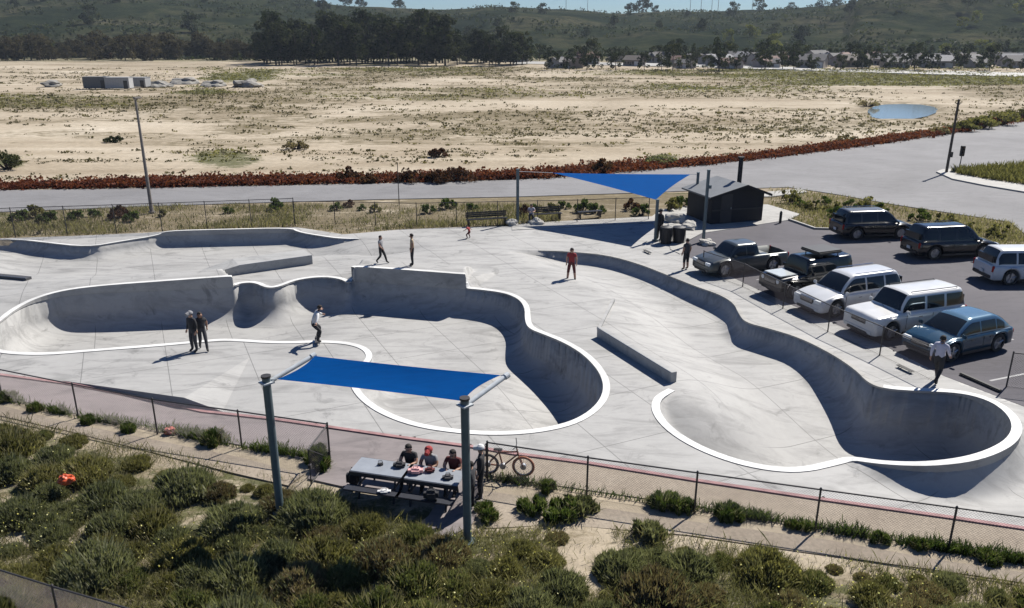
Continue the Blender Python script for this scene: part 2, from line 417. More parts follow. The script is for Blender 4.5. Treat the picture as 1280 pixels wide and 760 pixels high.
# field patches
for b in [(290, 199, 60, 16), (20, 202, 30, 14), (300, 95, 60, 12), (220, 112, 40, 8), (900, 108, 120, 6), (830, 195, 25, 8)]: mx(green, blob(*b))
for b in [(60, 130, 140, 15), (60, 130, 140, 15), (240, 120, 130, 10), (150, 127, 200, 9), (700, 100, 300, 5), (620, 140, 200, 7), (950, 100, 260, 5), (830, 175, 200, 4), (1000, 162, 110, 4), (500, 165, 200, 6), (480, 95, 160, 14), (600, 86, 140, 7), (420, 110, 160, 9), (560, 118, 130, 10), (760, 108, 160, 8), (560, 150, 170, 12), (350, 135, 130, 14), (330, 160, 90, 12), (760, 178, 140, 5), (900, 160, 120, 4), (1000, 158, 90, 4), (680, 185, 60, 8), (1050, 95, 260, 12), (1240, 110, 120, 22), (900, 88, 200, 5),(1100,100,180,6), (450, 170, 120, 8)]: mx(dry, .75 * blob(*b, .7))
mx(green, .7 * blob(430, 88, 300, 6)); mx(green, .9 * blob(1150, 99, 280, 12)); mx(green, .8 * blob(1000, 90, 420, 6)); mx(green, .5 * blob(560, 118, 300, 12)); mx(green, .5 * blob(900, 112, 200, 9)); mx(green, .6 * blob(80, 126, 160, 12))
dry = np.clip(dry * (nz * .9 + .55) + (sstep(.45, .62, nz2) * .6) * sstep(70, 90, GY), 0, 1)
# far valley floor beyond the field
far = sstep(330, 420, GY); mx(green, far * .75); mx(dry, far * .6)
# verge between park and road
ROAD_FAR = [(-400,247),(-100,241),(0,238),(150,236),(300,233),(500,229),(640,225),(700,222),(850,209),(950,199),(1100,180),(1200,165),(1280,150),(1400,128),(1560,100)]
ROAD_NEAR = [(-400,276),(-100,268),(0,265),(150,259),(300,254),(480,249),(640,246),(800,241),(950,235),(985,234),(1040,242),(1120,256),(1200,268),(1260,277),(1330,285),(1500,300)]
PX, PY = PX0, PY0
verge = (PY > 240) & (PY < 300) & (GY < 75) & (~ipk) & (GY > 45)
mx(dry, verge * 1.0); mx(green, verge * sstep(.45, .6, nz) * .8)
# scrub slope in front
low = (GY < 26) & (~ipk)
pathd = sstep(1.0, 2.0, dpk) * (1 - sstep(2.6, 3.3, dpk))
gap_ = np.clip(1.3 - np.sqrt(((PX - 735) / 50) ** 2 + ((PY - 700) / 60) ** 2), 0, 1) + np.clip(1.3 - np.sqrt(((PX - 40) / 110) ** 2 + ((PY - 650) / 30) ** 2), 0, 1)
nz3 = fbm(GX, GY, .6, 4, 31)
mx(green, low * .75 * sstep(3.0, 3.9, dpk + (nz3 - .5) * 1.5) * np.clip(1 - gap_, 0, 1)); mx(dry, low * .6 * sstep(2.8, 4.0, dpk) * np.clip(1 - gap_ * .7, 0, 1))
# green island in the road junction
mx(red, np.zeros(GX.shape))
pond = [(1086,136),(1092,131),(1110,129.5),(1140,129),(1165,131),(1173,136),(1166,142),(1145,147),(1120,148),(1096,147),(1086,143)]
PW = chaikin([A2(*p) for p in pond], 2)
dpo, _, _, _ = nearest(PW, GX, GY); ipo = inside(PW, GX, GY)
GZ = np.where(dpo < 9, np.where(ipo, -.55, -.04 + (GZ + .04) * np.clip(dpo / 9, 0, 1)), GZ)
mx(dry, .9 * (1 - np.clip(dpo / 5, 0, 1)) * ~ipo)
I = np.arange(GX.size).reshape(gs)
fc = np.stack([I[:-1, :-1].ravel(), I[:-1, 1:].ravel(), I[1:, 1:].ravel(), I[1:, :-1].ravel()], 1).tolist()
q = NT('dry_sandy_ground'); v = q.pos()
c = q.ramp(q.noise(v, .03, 6, .6, .5), [(.3, (.30, .25, .185)), (.55, (.40, .345, .265)), (.75, (.50, .445, .36))])
c = q.mix(.5, c, q.ramp(q.noise(v, 1.3, 6, .7), [(.3, .3), (.7, .68)]), 'OVERLAY')
c = q.mix(.5, c, q.ramp(q.noise(q.pos((.012, .09, 1), rot=R(4)), 1.0, 6, .65, 1.0), [(.38, (.55, .5, .43)), (.55, (1, 1, 1))]), 'MULTIPLY')
am = q.attr('cover'); sep = q.n('ShaderNodeSeparateColor'); q.l(am.outputs['Color'], sep.inputs[0])
cl = q.noise(q.pos((.6, 1.3, 1)), .6, 8, .8, .6)
fdry = q.ramp(q.math('ADD', q.math('MULTIPLY', sep.outputs[1], .5), q.math('MULTIPLY', q.math('SUBTRACT', cl, .5), 2.0)), [(.16, 0.0), (.46, 1.0)])
c = q.mix(q.math('MULTIPLY', fdry, .84), c, q.ramp(q.noise(v, 2.5, 5, .7), [(.3, (.085, .07, .038)), (.7, (.17, .138, .08))]))
cl2 = q.noise(q.pos((.7, 1.2, 1)), .9, 8, .8, .4)
fgr = q.ramp(q.math('ADD', q.math('MULTIPLY', sep.outputs[0], .6), q.math('MULTIPLY', q.math('SUBTRACT', cl2, .5), 2.2)), [(.3, 0.0), (.5, 1.0)])
c = q.mix(q.math('MULTIPLY', fgr, .85), c, q.ramp(q.noise(v, 1.7, 5, .7), [(.3, (.04, .05, .018)), (.7, (.10, .105, .04))]))
q.l(c, q.b.inputs['Base Color']); q.b.inputs['Roughness'].default_value = .95; q.b.inputs['Specular IOR Level'].default_value = .1
q.bump(q.noise(v, 2.2, 8, .7), .5, .12)
M['ground'] = q.m
gr = mesh_obj('ground', np.stack([GX, GY, GZ], 1).tolist(), fc, M['ground'], smooth=True, kind='structure')
ca = gr.data.color_attributes.new('cover', 'FLOAT_COLOR', 'POINT')
ca.data.foreach_set('color', np.stack([green, dry, red, np.ones(GX.size)], 1).astype(np.float32).ravel())
def gz(x, y):
    """ground height by nearest grid vertex"""
    i = int(np.clip(np.searchsorted(ay, y), 0, gs[0] - 1)); j = int(np.clip(np.searchsorted(ax, x), 0, gs[1] - 1))
    return float(GZ[i * gs[1] + j])

def sheet(name, pts, m, z, world=False, thick=.25, **tags):
    P = [Vector((p[0], p[1], 0)) if world else at(*p) for p in pts]
    ar = sum(P[i].x * P[(i + 1) % len(P)].y - P[(i + 1) % len(P)].x * P[i].y for i in range(len(P)))
    if ar < 0: P = P[::-1]
    bm = bmesh.new(); vt = [bm.verts.new((p.x, p.y, z)) for p in P]; f = bm.faces.new(vt); f.normal_update()
    bmesh.ops.triangulate(bm, faces=[f])
    vb = [bm.verts.new((p.x, p.y, z - thick)) for p in P]; n = len(P)
    for i in range(n): bm.faces.new((vb[i], vb[(i + 1) % n], vt[(i + 1) % n], vt[i]))
    me = bpy.data.meshes.new(name); bm.to_mesh(me); bm.free(); me.materials.append(m)
    return finish(bpy.data.objects.new(name, me), None, tags)
sheet('road', ROAD_FAR + ROAD_NEAR[::-1], M['road'], .012, kind='structure')
# verge by the junction stays dirt; parking lot
LOT = [(850,316),(860,302),(877,292),(930,284),(985,275.5),(1018,287),(1054,288),(1130,290),(1143,292),(1200,303),(1251,318),(1300,330),(1420,352),(1700,420),(1700,620),(1420,560),(1258,500),(1180,470),(1105,432),(1040,403),(982,378),(931,354),(880,330)]
sheet('parking_lot', LOT, M['lot'], .008, kind='structure')
sheet('lot_driveway', [(1262,277),(1330,285),(1500,300),(1700,345),(1700,420),(1420,352),(1330,318),(1290,300)], M['road'], .016, kind='structure')
kp = [A2(*p) for p in [(985,275.5),(1018,287),(1054,288),(1130,290),(1143,292),(1200,303),(1251,318),(1275,323)]]
skirt('lot_kerb', kp, -.1, .13, M['walk'], 0, .16, False, kind='structure')
sheet('sidewalk', [(640,281),(700,277),(760,274),(815,271),(826,262),(880,256),(960,256),(1000,268),(985,275.5),(930,284),(877,292),(862,300),(858,312),(850,318),(838,312),(834,290),(815,279),(760,281),(700,285),(640,288)], M['walk'], .035, kind='structure')
sheet('rest_path', [(1000,236),(960,240),(900,243),(900,246),(965,246),(1010,240)], M['walk'], .03, kind='structure')
# parking stall lines, worn
M['line'] = concrete('worn_white_paint', (.22, .22, .23), (.34, .34, .34), joints=0)
e0, e1 = at(931, 354), at(1258, 500); ed = (e1 - e0).normalized(); en = Vector((-ed.y, ed.x, 0))
if en.x < 0: en = -en
ln = MB()
for k in range(0, 9):
    s = e0 + ed * (-3.0 + 2.75 * k) + en * .9; t = s + en * 4.7
    pl = [(s - ed * .05), (t - ed * .05), (t + ed * .05), (s + ed * .05)]
    ln.add([(p.x, p.y, .0125) for p in pl], [(0, 1, 2, 3)])
ln.build('stall_lines', M['line'], kind='structure')
# median island
ISL = [(1170,216),(1178,213),(1192,212),(1230,208),(1290,203),(1500,190),(1500,262),(1290,243),(1230,233),(1190,225)]
sheet('median_kerb', ISL, M['walk'], .13, kind='structure')
sheet('median_ground', [(1187,216),(1200,214),(1240,211),(1290,207),(1500,197),(1500,252),(1290,234),(1235,226),(1200,220)], M['ground'], .16, kind='structure')
# pond
q = NT('pond_water'); q.b.inputs['Base Color'].default_value = (.16, .19, .20, 1); q.b.inputs['Roughness'].default_value = .08
q.bump(q.noise(q.pos(), 3, 3), .05, .02); M['water'] = q.m
cx, cy = PW[:, 0].mean(), PW[:, 1].mean()
sheet('pond', [((x - cx) * 1.03 + cx, (y - cy) * 1.03 + cy) for x, y in PW[::3]], M['water'], -.14, world=True, thick=.05, kind='structure')
# near slabs
sheet('fence_side_slab', [(-90,449),(0,469),(85,480),(170,496),(255,515),(340,524),(410,534),(500,547),(600,560),(598,596),(500,606),(430,598),(392,576),(300,556),(192,533),(97,517),(0,494),(-90,478)], M['apron'], -.012, kind='structure')
sheet('table_slab', [(392,577),(430,573),(520,582),(602,590),(604,625),(590,655),(560,672),(520,676),(505,668),(535,645),(545,630),(500,620),(430,608),(385,598)], M['apron'], -.004, kind='structure')
q = NT('beige_decomposed_granite'); v = q.pos()
c = q.ramp(q.noise(v, .5, 6, .65), [(.3, (.225, .185, .143)), (.7, (.31, .265, .21))]); c = q.mix(.5, c, q.ramp(q.noise(v, 9, 5, .7), [(.3, .3), (.7, .7)]), 'OVERLAY')
q.l(c, q.b.inputs['Base Color']); q.b.inputs['Roughness'].default_value = .95; q.bump(q.noise(v, 8, 5), .3, .03); M['beige'] = q.m
sheet('dirt_strip', [(600,561),(640,567),(735,579),(872,601),(1026,624),(1196,648),(1290,662),(1420,682),(1420,722),(1280,701),(1190,686),(1022,658),(872,632),(735,612),(640,598),(600,592)], M['beige'], -.012, kind='structure')
sheet('footpath', [(600,612),(700,626),(872,652),(1022,672),(1180,700),(1420,735),(1420,748),(1180,713),(1010,690),(860,668),(700,655),(600,660)], M['beige'], -.016, kind='structure')
sheet('footpath', [(-90,490),(0,506),(97,530),(192,549),(300,571),(380,592),(360,606),(290,590),(180,562),(97,541),(0,519),(-90,503)], M['beige'], -.016, kind='structure')

# ---------------------------------------------------------------- hills
RID = [(-1200,0),(-700,-6),(-100,-12),(0,-12),(200,-10),(400,-2),(450,6),(560,12),(620,8),(700,11),(760,17),(850,14),(950,11),(1000,7),(1045,-6),(1150,-26),(1280,-34),(1400,-40),(1900,-45),(2500,-20)]
hu = np.arange(-1200, 2500, 8.0); hd = np.concatenate([np.arange(395, 900, 9), np.arange(900, 1700, 30)])
HU, HD = np.meshgrid(hu, hd); hs = HU.shape; HU = HU.ravel(); HD = HD.ravel()
hx = (HU - 640) / F * HD / cs; hy = HD
ry = np.interp(HU, [a for a, b in RID], [b for a, b in RID])
peak = np.where(HU > 1020, 720, 900); ridge_h = np.zeros(HU.shape)
def zfor(u, Yd, py):      # height that shows at pixel row py at forward distance Yd
    t = (380 - py) / F
    return CH + Yd * (t * cs - sn) / (cs + t * sn)
ridge_h = zfor(HU, peak, ry)
prof = sstep(0, 1, (HD - 400) / (peak - 400))
rough = (fbm(hx, hy, .006, 5, 8) - .5) * 26 * np.sin(np.pi * np.clip(prof, 0, 1)) + (fbm(hx, hy, .02, 4, 9) - .5) * 5 * sstep(0, .25, prof)
hz_ = ridge_h * prof ** 1.1 + rough - 1.0
hz_ -= sstep(peak + 50, peak + 500, HD) * 14
I = np.arange(HU.size).reshape(hs)
fc = np.stack([I[:-1, :-1].ravel(), I[:-1, 1:].ravel(), I[1:, 1:].ravel(), I[1:, :-1].ravel()], 1).tolist()
q = NT('scrub_covered_hill'); v = q.pos()
c = q.ramp(q.noise(v, .012, 6, .6, .6), [(.35, (.013, .019, .013)), (.5, (.03, .037, .02)), (.62, (.062, .06, .036)), (.72, (.09, .08, .058))])
c = q.mix(q.ramp(q.noise(v, .09, 6, .7), [(.45, 0.0), (.6, .85)]), c, (.014, .02, .014))
c = q.mix(.4, c, q.ramp(q.noise(v, .5, 5, .7), [(.3, .25), (.7, .7)]), 'OVERLAY')
q.l(c, q.b.inputs['Base Color']); q.b.inputs['Roughness'].default_value = 1; q.b.inputs['Specular IOR Level'].default_value = 0
q.bump(q.noise(v, .12, 6, .7), .8, 3.0); M['hill'] = q.m
mesh_obj('hills', np.stack([hx, hy, hz_], 1).tolist(), fc, M['hill'], smooth=True, kind='structure')
HZ = hz_.reshape(hs)
def hill_at(px, D):
    i = np.clip(int(np.searchsorted(hd, D)), 0, hs[0] - 1); j = np.clip(int(np.searchsorted(hu, px)), 0, hs[1] - 1)
    return Vector(((px - 640) / F * D / cs, D, float(max(HZ[i, j], -.5)) if D > 395 else -.04))
# ---------------------------------------------------------------- fences
M['galv'] = mat('weathered_fence_metal', (.06, .057, .057), .55, .5)
M['wire'] = mat('chain_link_wire', (.10, .085, .09), .5, .5)
M['rusty'] = mat('rust_stained_metal', (.16, .075, .06), .75, .2)
def link_mesh(L, h, x0=0.0, pitch=.075, r=.0022):
    """crossed slanting wires filling a panel L long and h high, in the local x-z plane"""
    mb = MB(); n = int((L + h) / pitch) + 1
    vs, fs = [], []
    for k in range(n):
        for s_ in (0, 1):
            c = k * pitch
            a0, z0, a1, z1 = c - h, 0.0, c, h
            if a0 < 0: z0 = -a0; a0 = 0
            if a1 > L: z1 = h - (a1 - L); a1 = L
            if z1 - z0 < .03: continue
            if s_: a0, a1 = L - a0, L - a1
            y = .003 if s_ else -.003; m = len(vs)
            for (a, z) in ((a0, z0), (a1, z1)):
                vs += [(x0 + a - r * 1.4, y, z), (x0 + a + r * .7, y + r * 1.2, z), (x0 + a + r * .7, y - r * 1.2, z)]
            for j in range(3): fs.append((m + j, m + (j + 1) % 3, m + 3 + (j + 1) % 3, m + 3 + j))
    mb.add(vs, fs); return mb
def fence(tops, h, label, pitch=.075, r=.0022, rail_r=.022, post_r=.028, dip=0.0, bottom=True, wm=None, tops_are_ground=False, grp=None):
    P = [at(x, y, 0 if tops_are_ground else h) for x, y in tops]
    o = thing('chain_link_fence', label, 'fence', (P[0].x, P[0].y, 0), group=grp)
    base = Vector((P[0].x, P[0].y, 0)); Q = [Vector((p.x, p.y, 0)) - base for p in P]
    for p in Q:
        g = -.05
        mb = MB(); mb.tube([(p.x, p.y, -.3), (p.x, p.y, h + .03)], post_r, 8); mb.tube([(p.x, p.y, h + .03), (p.x, p.y, h + .07)], [post_r * 1.25, .006], 8)
        mb.build('post', M['galv'], o)
    for a, b in zip(Q[:-1], Q[1:]):
        d = b - a; L = d.length
        mb = MB(); mb.tube([a + Vector((0, 0, h)), b + Vector((0, 0, h))], rail_r, 6); mb.build('top_rail', M['galv'], o)
        w_ = link_mesh(L, h - .04, 0, pitch, r).build('mesh_panel', wm or M['wire'], o)
        w_.location = (a.x, a.y, .01); w_.rotation_euler = (0, 0, math.atan2(d.y, d.x))
        if bottom:
            mb = MB(); mb.tube([a + Vector((0, 0, .03)), (a + b) / 2 + Vector((0, 0, .04)), b + Vector((0, 0, .03))], .006, 5); mb.build('tension_wire', M['galv'], o)
    return o
fence([(-95,443),(-5,461),(90,480),(190,499),(297,514),(409,530)], 1.2, 'waist high chain link fence along the left near edge of the skatepark')
fence([(609,553),(735,572),(872,591),(1026,612),(1196,635),(1385,661)], 1.2, 'waist high chain link fence with rose tinted rail along the right near edge')
def gate(p_hinge, p_end, label, h=1.15):
    a = at(*p_hinge, h); b = at(*p_end, h); d = Vector((b.x - a.x, b.y - a.y, 0)); L = d.length
    o = thing('fence_gate', label, 'gate', (a.x, a.y, 0), math.atan2(d.y, d.x))
    mb = MB(); mb.tube([(.04, 0, .06), (.04, 0, h), (L, 0, h), (L, 0, .06), (.04, 0, .06)], .024, 8); mb.tube([(.04, 0, .06), (L, 0, h)], .014, 6)
    mb.build('gate_frame', M['galv'], o)
    w_ = link_mesh(L - .08, h - .1).build('mesh_panel', M['wire'], o); w_.location = (.06, 0, .07)
    mb = MB(); mb.box((L - .03, 0, .6), (.1, .08, .12)); mb.build('latch', M['galv'], o)
    for z in (.25, .95):
        mb = MB(); mb.tube([(0, 0, z - .05), (0, 0, z + .05)], .032, 8); mb.build('hinge', M['galv'], o)
    return o
gate((409, 531), (385, 562), 'chain link gate leaf standing open at the end of the left near fence')
gate((608, 554), (591, 583), 'chain link gate leaf swung open beside the parked bicycle')
fence([(-40,700),(65,733),(185,768),(300,800)], 1.2, 'chain link fence crossing the bottom left corner behind the scrub')
fence([(-110,266),(-45,263),(12,260),(78,258),(140,256),(198,254),(255,252),(311,250),(366,248)], 1.85, 'tall chain link fence behind the far left bank, beside the road', .12, .003)
fence([(366,252),(417,252),(468,253),(520,254),(570,253),(622,252),(672,251),(722,250),(770,248),(812,247)], 1.55, 'chain link fence along the weedy verge behind the middle of the park', .12, .003)
fence([(880,314),(931,330),(982,355),(1039,382),(1105,409),(1178,441),(1266,442)][:6], 1.2, 'chain link fence between the parked cars and the right hand bowl', .09, .0022)
fence([(1267,441),(1340,449),(1420,460)], 1.35, 'short chain link fence across the bottom right corner of the parking lot', .09, .0022)

# ---------------------------------------------------------------- shade sails
M['post'] = mat('blue_grey_painted_post', (.085, .12, .135), .45, .1)
M['arm'] = mat('white_painted_steel', (.45, .48, .50), .4)
def sailmat():
    q = NT('blue_shade_cloth'); v = q.pos()
    c = q.ramp(q.noise(q.pos((1, 6, 1)), 2.0, 5), [(.3, (.0, .066, .25)), (.7, (.0, .092, .34))])
    q.l(c, q.b.inputs['Base Color']); q.b.inputs['Roughness'].default_value = .95; q.b.inputs['Specular IOR Level'].default_value = .08
    tr = q.n('ShaderNodeBsdfTranslucent'); tr.inputs[0].default_value = (.0, .25, .62, 1)
    mx_ = q.n('ShaderNodeMixShader', Fac=.4); q.l(q.b.outputs[0], mx_.inputs[1]); q.l(tr.outputs[0], mx_.inputs[2])
    q.l(mx_.outputs[0], q.t.nodes['Material Output'].inputs[0]); return q.m
M['sail'] = sailmat()
def sail_mesh(C, n=14, pull=.09, sag=.12, thick=.004):
    """C: corners; edges curve inwards, centre sags a little"""
    k = len(C)
    cc = sum((Vector(c) for c in C), Vector()) / k
    vs, fs = [], []
    if k == 3: C = [C[0], C[1], C[2], C[2]]
    C = [Vector(c) for c in C]
    for i in range(n + 1):
        for j in range(n + 1):
            u, v = i / n, j / n
            p = C[0].lerp(C[1], u).lerp(C[3].lerp(C[2], u), v)
            e = min(1, 1)
            pu = 4 * u * (1 - u) * (abs(2 * v - 1) ** 3) * pull; pv = 4 * v * (1 - v) * (abs(2 * u - 1) ** 3) * pull
            p = p.lerp(cc, min(.5, pu + pv)); p.z -= sag * 16 * u * (1 - u) * v * (1 - v) * .25
            vs.append(p)
    m = len(vs); vs += [p - Vector((0, 0, thick)) for p in vs]
    g = lambda i, j: i * (n + 1) + j
    for i in range(n):
        for j in range(n):
            a, b, c, d = g(i, j), g(i + 1, j), g(i + 1, j + 1), g(i, j + 1)
            fs += [(a, b, c, d), (d + m, c + m, b + m, a + m)]
    return vs, fs
# front cantilever: two posts, two arms reaching back over the benches, cloth between
hF = 3.85
pl, pr = at(333, 477, hF), at(581, 505, hF)
t = thing('shade_canopy', 'blue shade cloth on two pale arms and two grey posts over the picnic tables', 'shade sail', (pl.x, pl.y, 0))
o = Vector((pl.x, pl.y, 0))
tl, tr_ = at(392, 447, hF + .25), at(632, 473, hF + .25)
armv = ((tl - pl) + (tr_ - pr)) / 2; armv.z = .3
ends = []
for p, e in ((pl, tl), (pr, tr_)):
    b = Vector((p.x, p.y, 0)) - o; top_ = b + Vector((0, 0, hF))
    mb = MB(); mb.tube([b + Vector((0, 0, -.6)), b + Vector((0, 0, hF + .12))], .105, 16); mb.tube([b + Vector((0, 0, -.04)), b + Vector((0, 0, .05))], .2, 16)
    ps = mb.build('post', M['post'], t, smooth=False)
    mb = MB(); mb.tube([b + Vector((0, 0, hF + .12)), b + Vector((0, 0, hF + .17))], .125, 16); mb.build('cap', M['galv'], ps)
    e_ = top_ + armv; back = top_ - armv * .03
    mb = MB(); mb.tube([back + Vector((0, 0, -.05)), e_], .06, 12); mb.box(top_ + Vector((0, 0, -.02)), (.3, .3, .04), math.atan2(armv.y, armv.x))
    mb.build('arm', M['arm'], t)
    mb = MB(); mb.tube([e_ - armv.normalized() * .05, e_ + armv.normalized() * .08], .08, 12); mb.build('arm_end', M['arm'], t)
    ends.append((top_, e_))
(a0, a1), (b0, b1) = ends
f0 = a0.lerp(a1, .08); f1 = b0.lerp(b1, .05)
acx = (b0 - a0).normalized()
cor = [f0 + acx * .2, a1.lerp(a0, .02) + acx * .08, b1.lerp(b0, .02) - acx * .12, f1 - acx * .1]
for c in cor: c.z += .03
v_, f_ = sail_mesh([cor[0], cor[3], cor[2], cor[1]], 16, .05, .22)
mesh_obj('shade_cloth', v_, f_, M['sail'], t, smooth=True)
mb = MB()
for c, g in ((cor[0], f0), (cor[1], a1), (cor[2], b1), (cor[3], f1)): mb.tube([c, g], .014, 5)
mb.build('tension_cable', M['arm'], t)
# rear triangular sail
def upright(px, pyb, pyt): b = at(px, pyb); return b, at_h(px, pyb, pyt)
(bl, hl), (br, hr), (bf, hf) = upright(647, 278, 212), upright(869, 268, 216), upright(819, 301, 250)
t = thing('shade_sail', 'blue triangular shade sail slung from three posts over the plaza', 'shade sail', (bf.x, bf.y, 0)); o = Vector((bf.x, bf.y, 0))
tops = []
for b, h in ((bl, hl), (br, hr), (bf, hf)):
    mb = MB(); q_ = b - o
    mb.tube([q_ + Vector((0, 0, -.3)), q_ + Vector((0, 0, h))], .10, 12); mb.tube([q_ + Vector((0, 0, .03)), q_ + Vector((0, 0, .07))], .2, 12)
    ps = mb.build('post', M['post'], t)
    mb = MB(); mb.tube([q_ + Vector((0, 0, h)), q_ + Vector((0, 0, h + .04))], .12, 12); mb.build('cap', M['post'], ps)
    tops.append(q_ + Vector((0, 0, h - .12)))
_c = at(690, 275); c0 = Vector((_c.x, _c.y, at_h(690, 275, 216))) - o; c1 = tops[1].lerp(tops[0], .045); c2 = tops[2].lerp((tops[0] + tops[1]) / 2, .03); c2.z += .08
v_, f_ = sail_mesh([c0, c1, c2], 16, .05, .15); mesh_obj('shade_cloth', v_, f_, M['sail'], t, smooth=True)
mb = MB()
for a, b in ((c0, tops[0]), (c1, tops[1]), (c2, tops[2])): mb.tube([a, b], .015, 5)
mb.build('tension_cable', M['arm'], t)

_b, _h = upright(879, 302, 213)
t = thing('plaza_post', 'free standing blue grey post at the plaza corner, in front of the dark hut', 'post', tuple(_b))
mb = MB(); mb.tube([(0, 0, -.3), (0, 0, _h)], .1, 12); mb.tube([(0, 0, .03), (0, 0, .07)], .2, 12); mb.build('post', M['post'], t)
mb = MB(); mb.tube([(0, 0, _h), (0, 0, _h + .04)], .12, 12); mb.build('cap', M['post'], t)
mb = MB(); mb.box((.12, 0, _h - 1.0), (.24, .06, .2)); mb.build('bracket', M['post'], t)
# ---------------------------------------------------------------- cars
def carpaint(name, col, rough=.3, metal=.0):
    q = NT(name); v = q.pos()
    c = q.ramp(q.noise(v, 2.5, 4), [(.3, tuple(x * .9 for x in col)), (.7, col)])
    q.l(c, q.b.inputs['Base Color']); q.b.inputs['Roughness'].default_value = rough; q.b.inputs['Metallic'].default_value = metal
    q.b.inputs['Coat Weight'].default_value = .6; q.b.inputs['Coat Roughness'].default_value = .08; return q.m
M['glass'] = mat('dark_car_glass', (.012, .016, .02), .06, var=.05); M['rubber'] = mat('black_rubber', (.02, .02, .02), .8)
M['alloy'] = mat('alloy_rim', (.42, .43, .45), .35, .8); M['trim'] = mat('black_trim', (.018, .018, .02), .5)
M['lamp'] = mat('clear_lamp', (.7, .72, .72), .12, var=.03); M['tail'] = mat('red_lamp', (.35, .012, .01), .2, var=.05)
M['plate'] = mat('number_plate', (.6, .6, .58), .5, var=.03); M['chrome'] = mat('chrome', (.6, .6, .62), .15, .9, var=.02)
def car(px, py, yaw, label, cat, paint, roofp=None, L=4.8, Wd=1.92, H=1.75, kind='suv', hood=1.0, group='cars parked in the lot', rack=False, sunroof=False, z_ref=.8, name='parked_car', hoodpaint=None, extra=None, wheel_r=.39):
    c = at(px, py, z_ref); t = thing(name, label, cat, (c.x, c.y, .01), yaw, group)
    hw = Wd / 2; rk = .26 if kind != 'jeep' else .42; hl_ = L / 2
    wb = L * .295; xf, xr = wb + .05, -wb - .02; AR = wheel_r + .07
    belt = hood + .03; cabf = hl_ - L * .225; roof_f = hl_ - L * .385
    if kind == 'suv': cab_r, roof_r = -hl_ + .12, -hl_ + .42
    if kind == 'boxy': cab_r, roof_r = -hl_ + .06, -hl_ + .22; cabf = hl_ - L * .27; roof_f = hl_ - L * .37
    if kind == 'hatch': cab_r, roof_r = -hl_ + .14, -hl_ + .95; cabf = hl_ - L * .22; roof_f = hl_ - L * .42
    if kind == 'pickup': cab_r, roof_r = -hl_ + 1.85, -hl_ + 1.98; cabf = hl_ - L * .25; roof_f = hl_ - L * .35
    if kind == 'jeep': cab_r, roof_r = -hl_ + .10, -hl_ + .16; cabf = hl_ - L * .33; roof_f = hl_ - L * .37
    xs = sorted(set([round(-hl_ + .0, 3), -hl_ + .03, -hl_ + .1] + [round(x, 3) for x in np.arange(-hl_ + .16, hl_ - .15, .07)] + [hl_ - .12, hl_ - .05, hl_] + ([cab_r - .02, cab_r - .03] if kind == 'pickup' else [])))
    vs, fs = [], []
    for x in xs:
        e = (hl_ - abs(x)); rnd = min(1, math.sqrt(max(0, 1 - (1 - min(e, .22) / .22) ** 2))) if e < .22 else 1
        wy = hw * (.86 + .14 * rnd)
        if kind == 'jeep': wy = hw * (.84 if x > cabf else .9)
        zb = rk + .05 * (1 - rnd)
        for xw in (xf, xr):
            if abs(x - xw) < AR: zb = max(zb, wheel_r + math.sqrt(AR * AR - (x - xw) ** 2))
        if x > cabf: zt = belt - ((x - cabf) / (hl_ - cabf)) ** 1.6 * (.24 if kind not in ('jeep', 'boxy') else .09) - (.18 * (1 - rnd) if kind not in ('jeep',) else .03 * (1 - rnd))
        else: zt = belt - (.10 * (1 - rnd) if x < 0 else 0)
        crown = .035
        inn = zt
        if kind == 'pickup' and x < cab_r - .02 and x > -hl_ + .05: inn = zt - .42; crown = 0
        zm = (zb * .45 + zt * .55); zb2 = min(zb, zt - .2)
        half = [(0, zb2), (wy - .08, zb2), (wy - .01, zb2 + .06), (wy, max(zm, zb2 + .08)), (wy - .02, zt - .12), (wy - .06, zt - .02), (wy - .12, zt), (wy - .13, inn), (0, inn + crown)]
        vs += [(x, y, z) for y, z in half] + [(x, -y, z) for y, z in half[1:-1][::-1]]
    n = 16
    for i in range(len(xs) - 1):
        for j in range(n): fs.append((i * n + j, (i + 1) * n + j, (i + 1) * n + (j + 1) % n, i * n + (j + 1) % n))
    fs += [tuple(range(n)), tuple((len(xs) - 1) * n + j for j in range(n))[::-1]]
    body = mesh_obj('body', vs, fs, paint, t)
    for p in body.data.polygons: p.use_smooth = abs(p.normal.z) < .9 and abs(p.normal.x) < .9
    # cabin: lofted shell; windows are patches of the same surface, a few mm proud
    zb_ = belt - .03; wb_ = hw - .09; wt_ = hw - .30; Hh = H - zb_; tum = .30 if kind not in ('boxy', 'jeep') else .20; NVv = 9
    def csec(x, off=0.0):
        tf = max(0, min(1, (cabf - x) / (cabf - roof_f) / (1.18 if kind not in ('jeep', 'boxy') else 1.06))); tr2 = max(0, min(1, (x - cab_r) / (roof_r - cab_r + .001) / 1.25))
        h = Hh * min(1 - (1 - tf) ** 1.55, 1 - (1 - tr2) ** 1.8) * (1 - .035 * max(0, (roof_f - x) / L)) + .004
        k = min(.13, h * .45); e = .04 * (1 - min(1, (cabf - x) / .5)) + .05 * (1 - min(1, (x - cab_r) / .35))
        w0 = wb_ - e; P = [(w0, zb_), (w0 - .25 * tum * (h - k) - .0, zb_ + (h - k) * .34), (w0 - .6 * tum * (h - k), zb_ + (h - k) * .68), (w0 - tum * (h - k), zb_ + h - k)]
        y1, z1 = P[-1]; P += [(y1 - k * .30, zb_ + h - k * .38), (y1 - k * .85, zb_ + h - k * .06), (y1 * .6 - k * .3, zb_ + h + .018 * h), (y1 * .25, zb_ + h + .03 * h), (0, zb_ + h + .032 * h)]
        return P
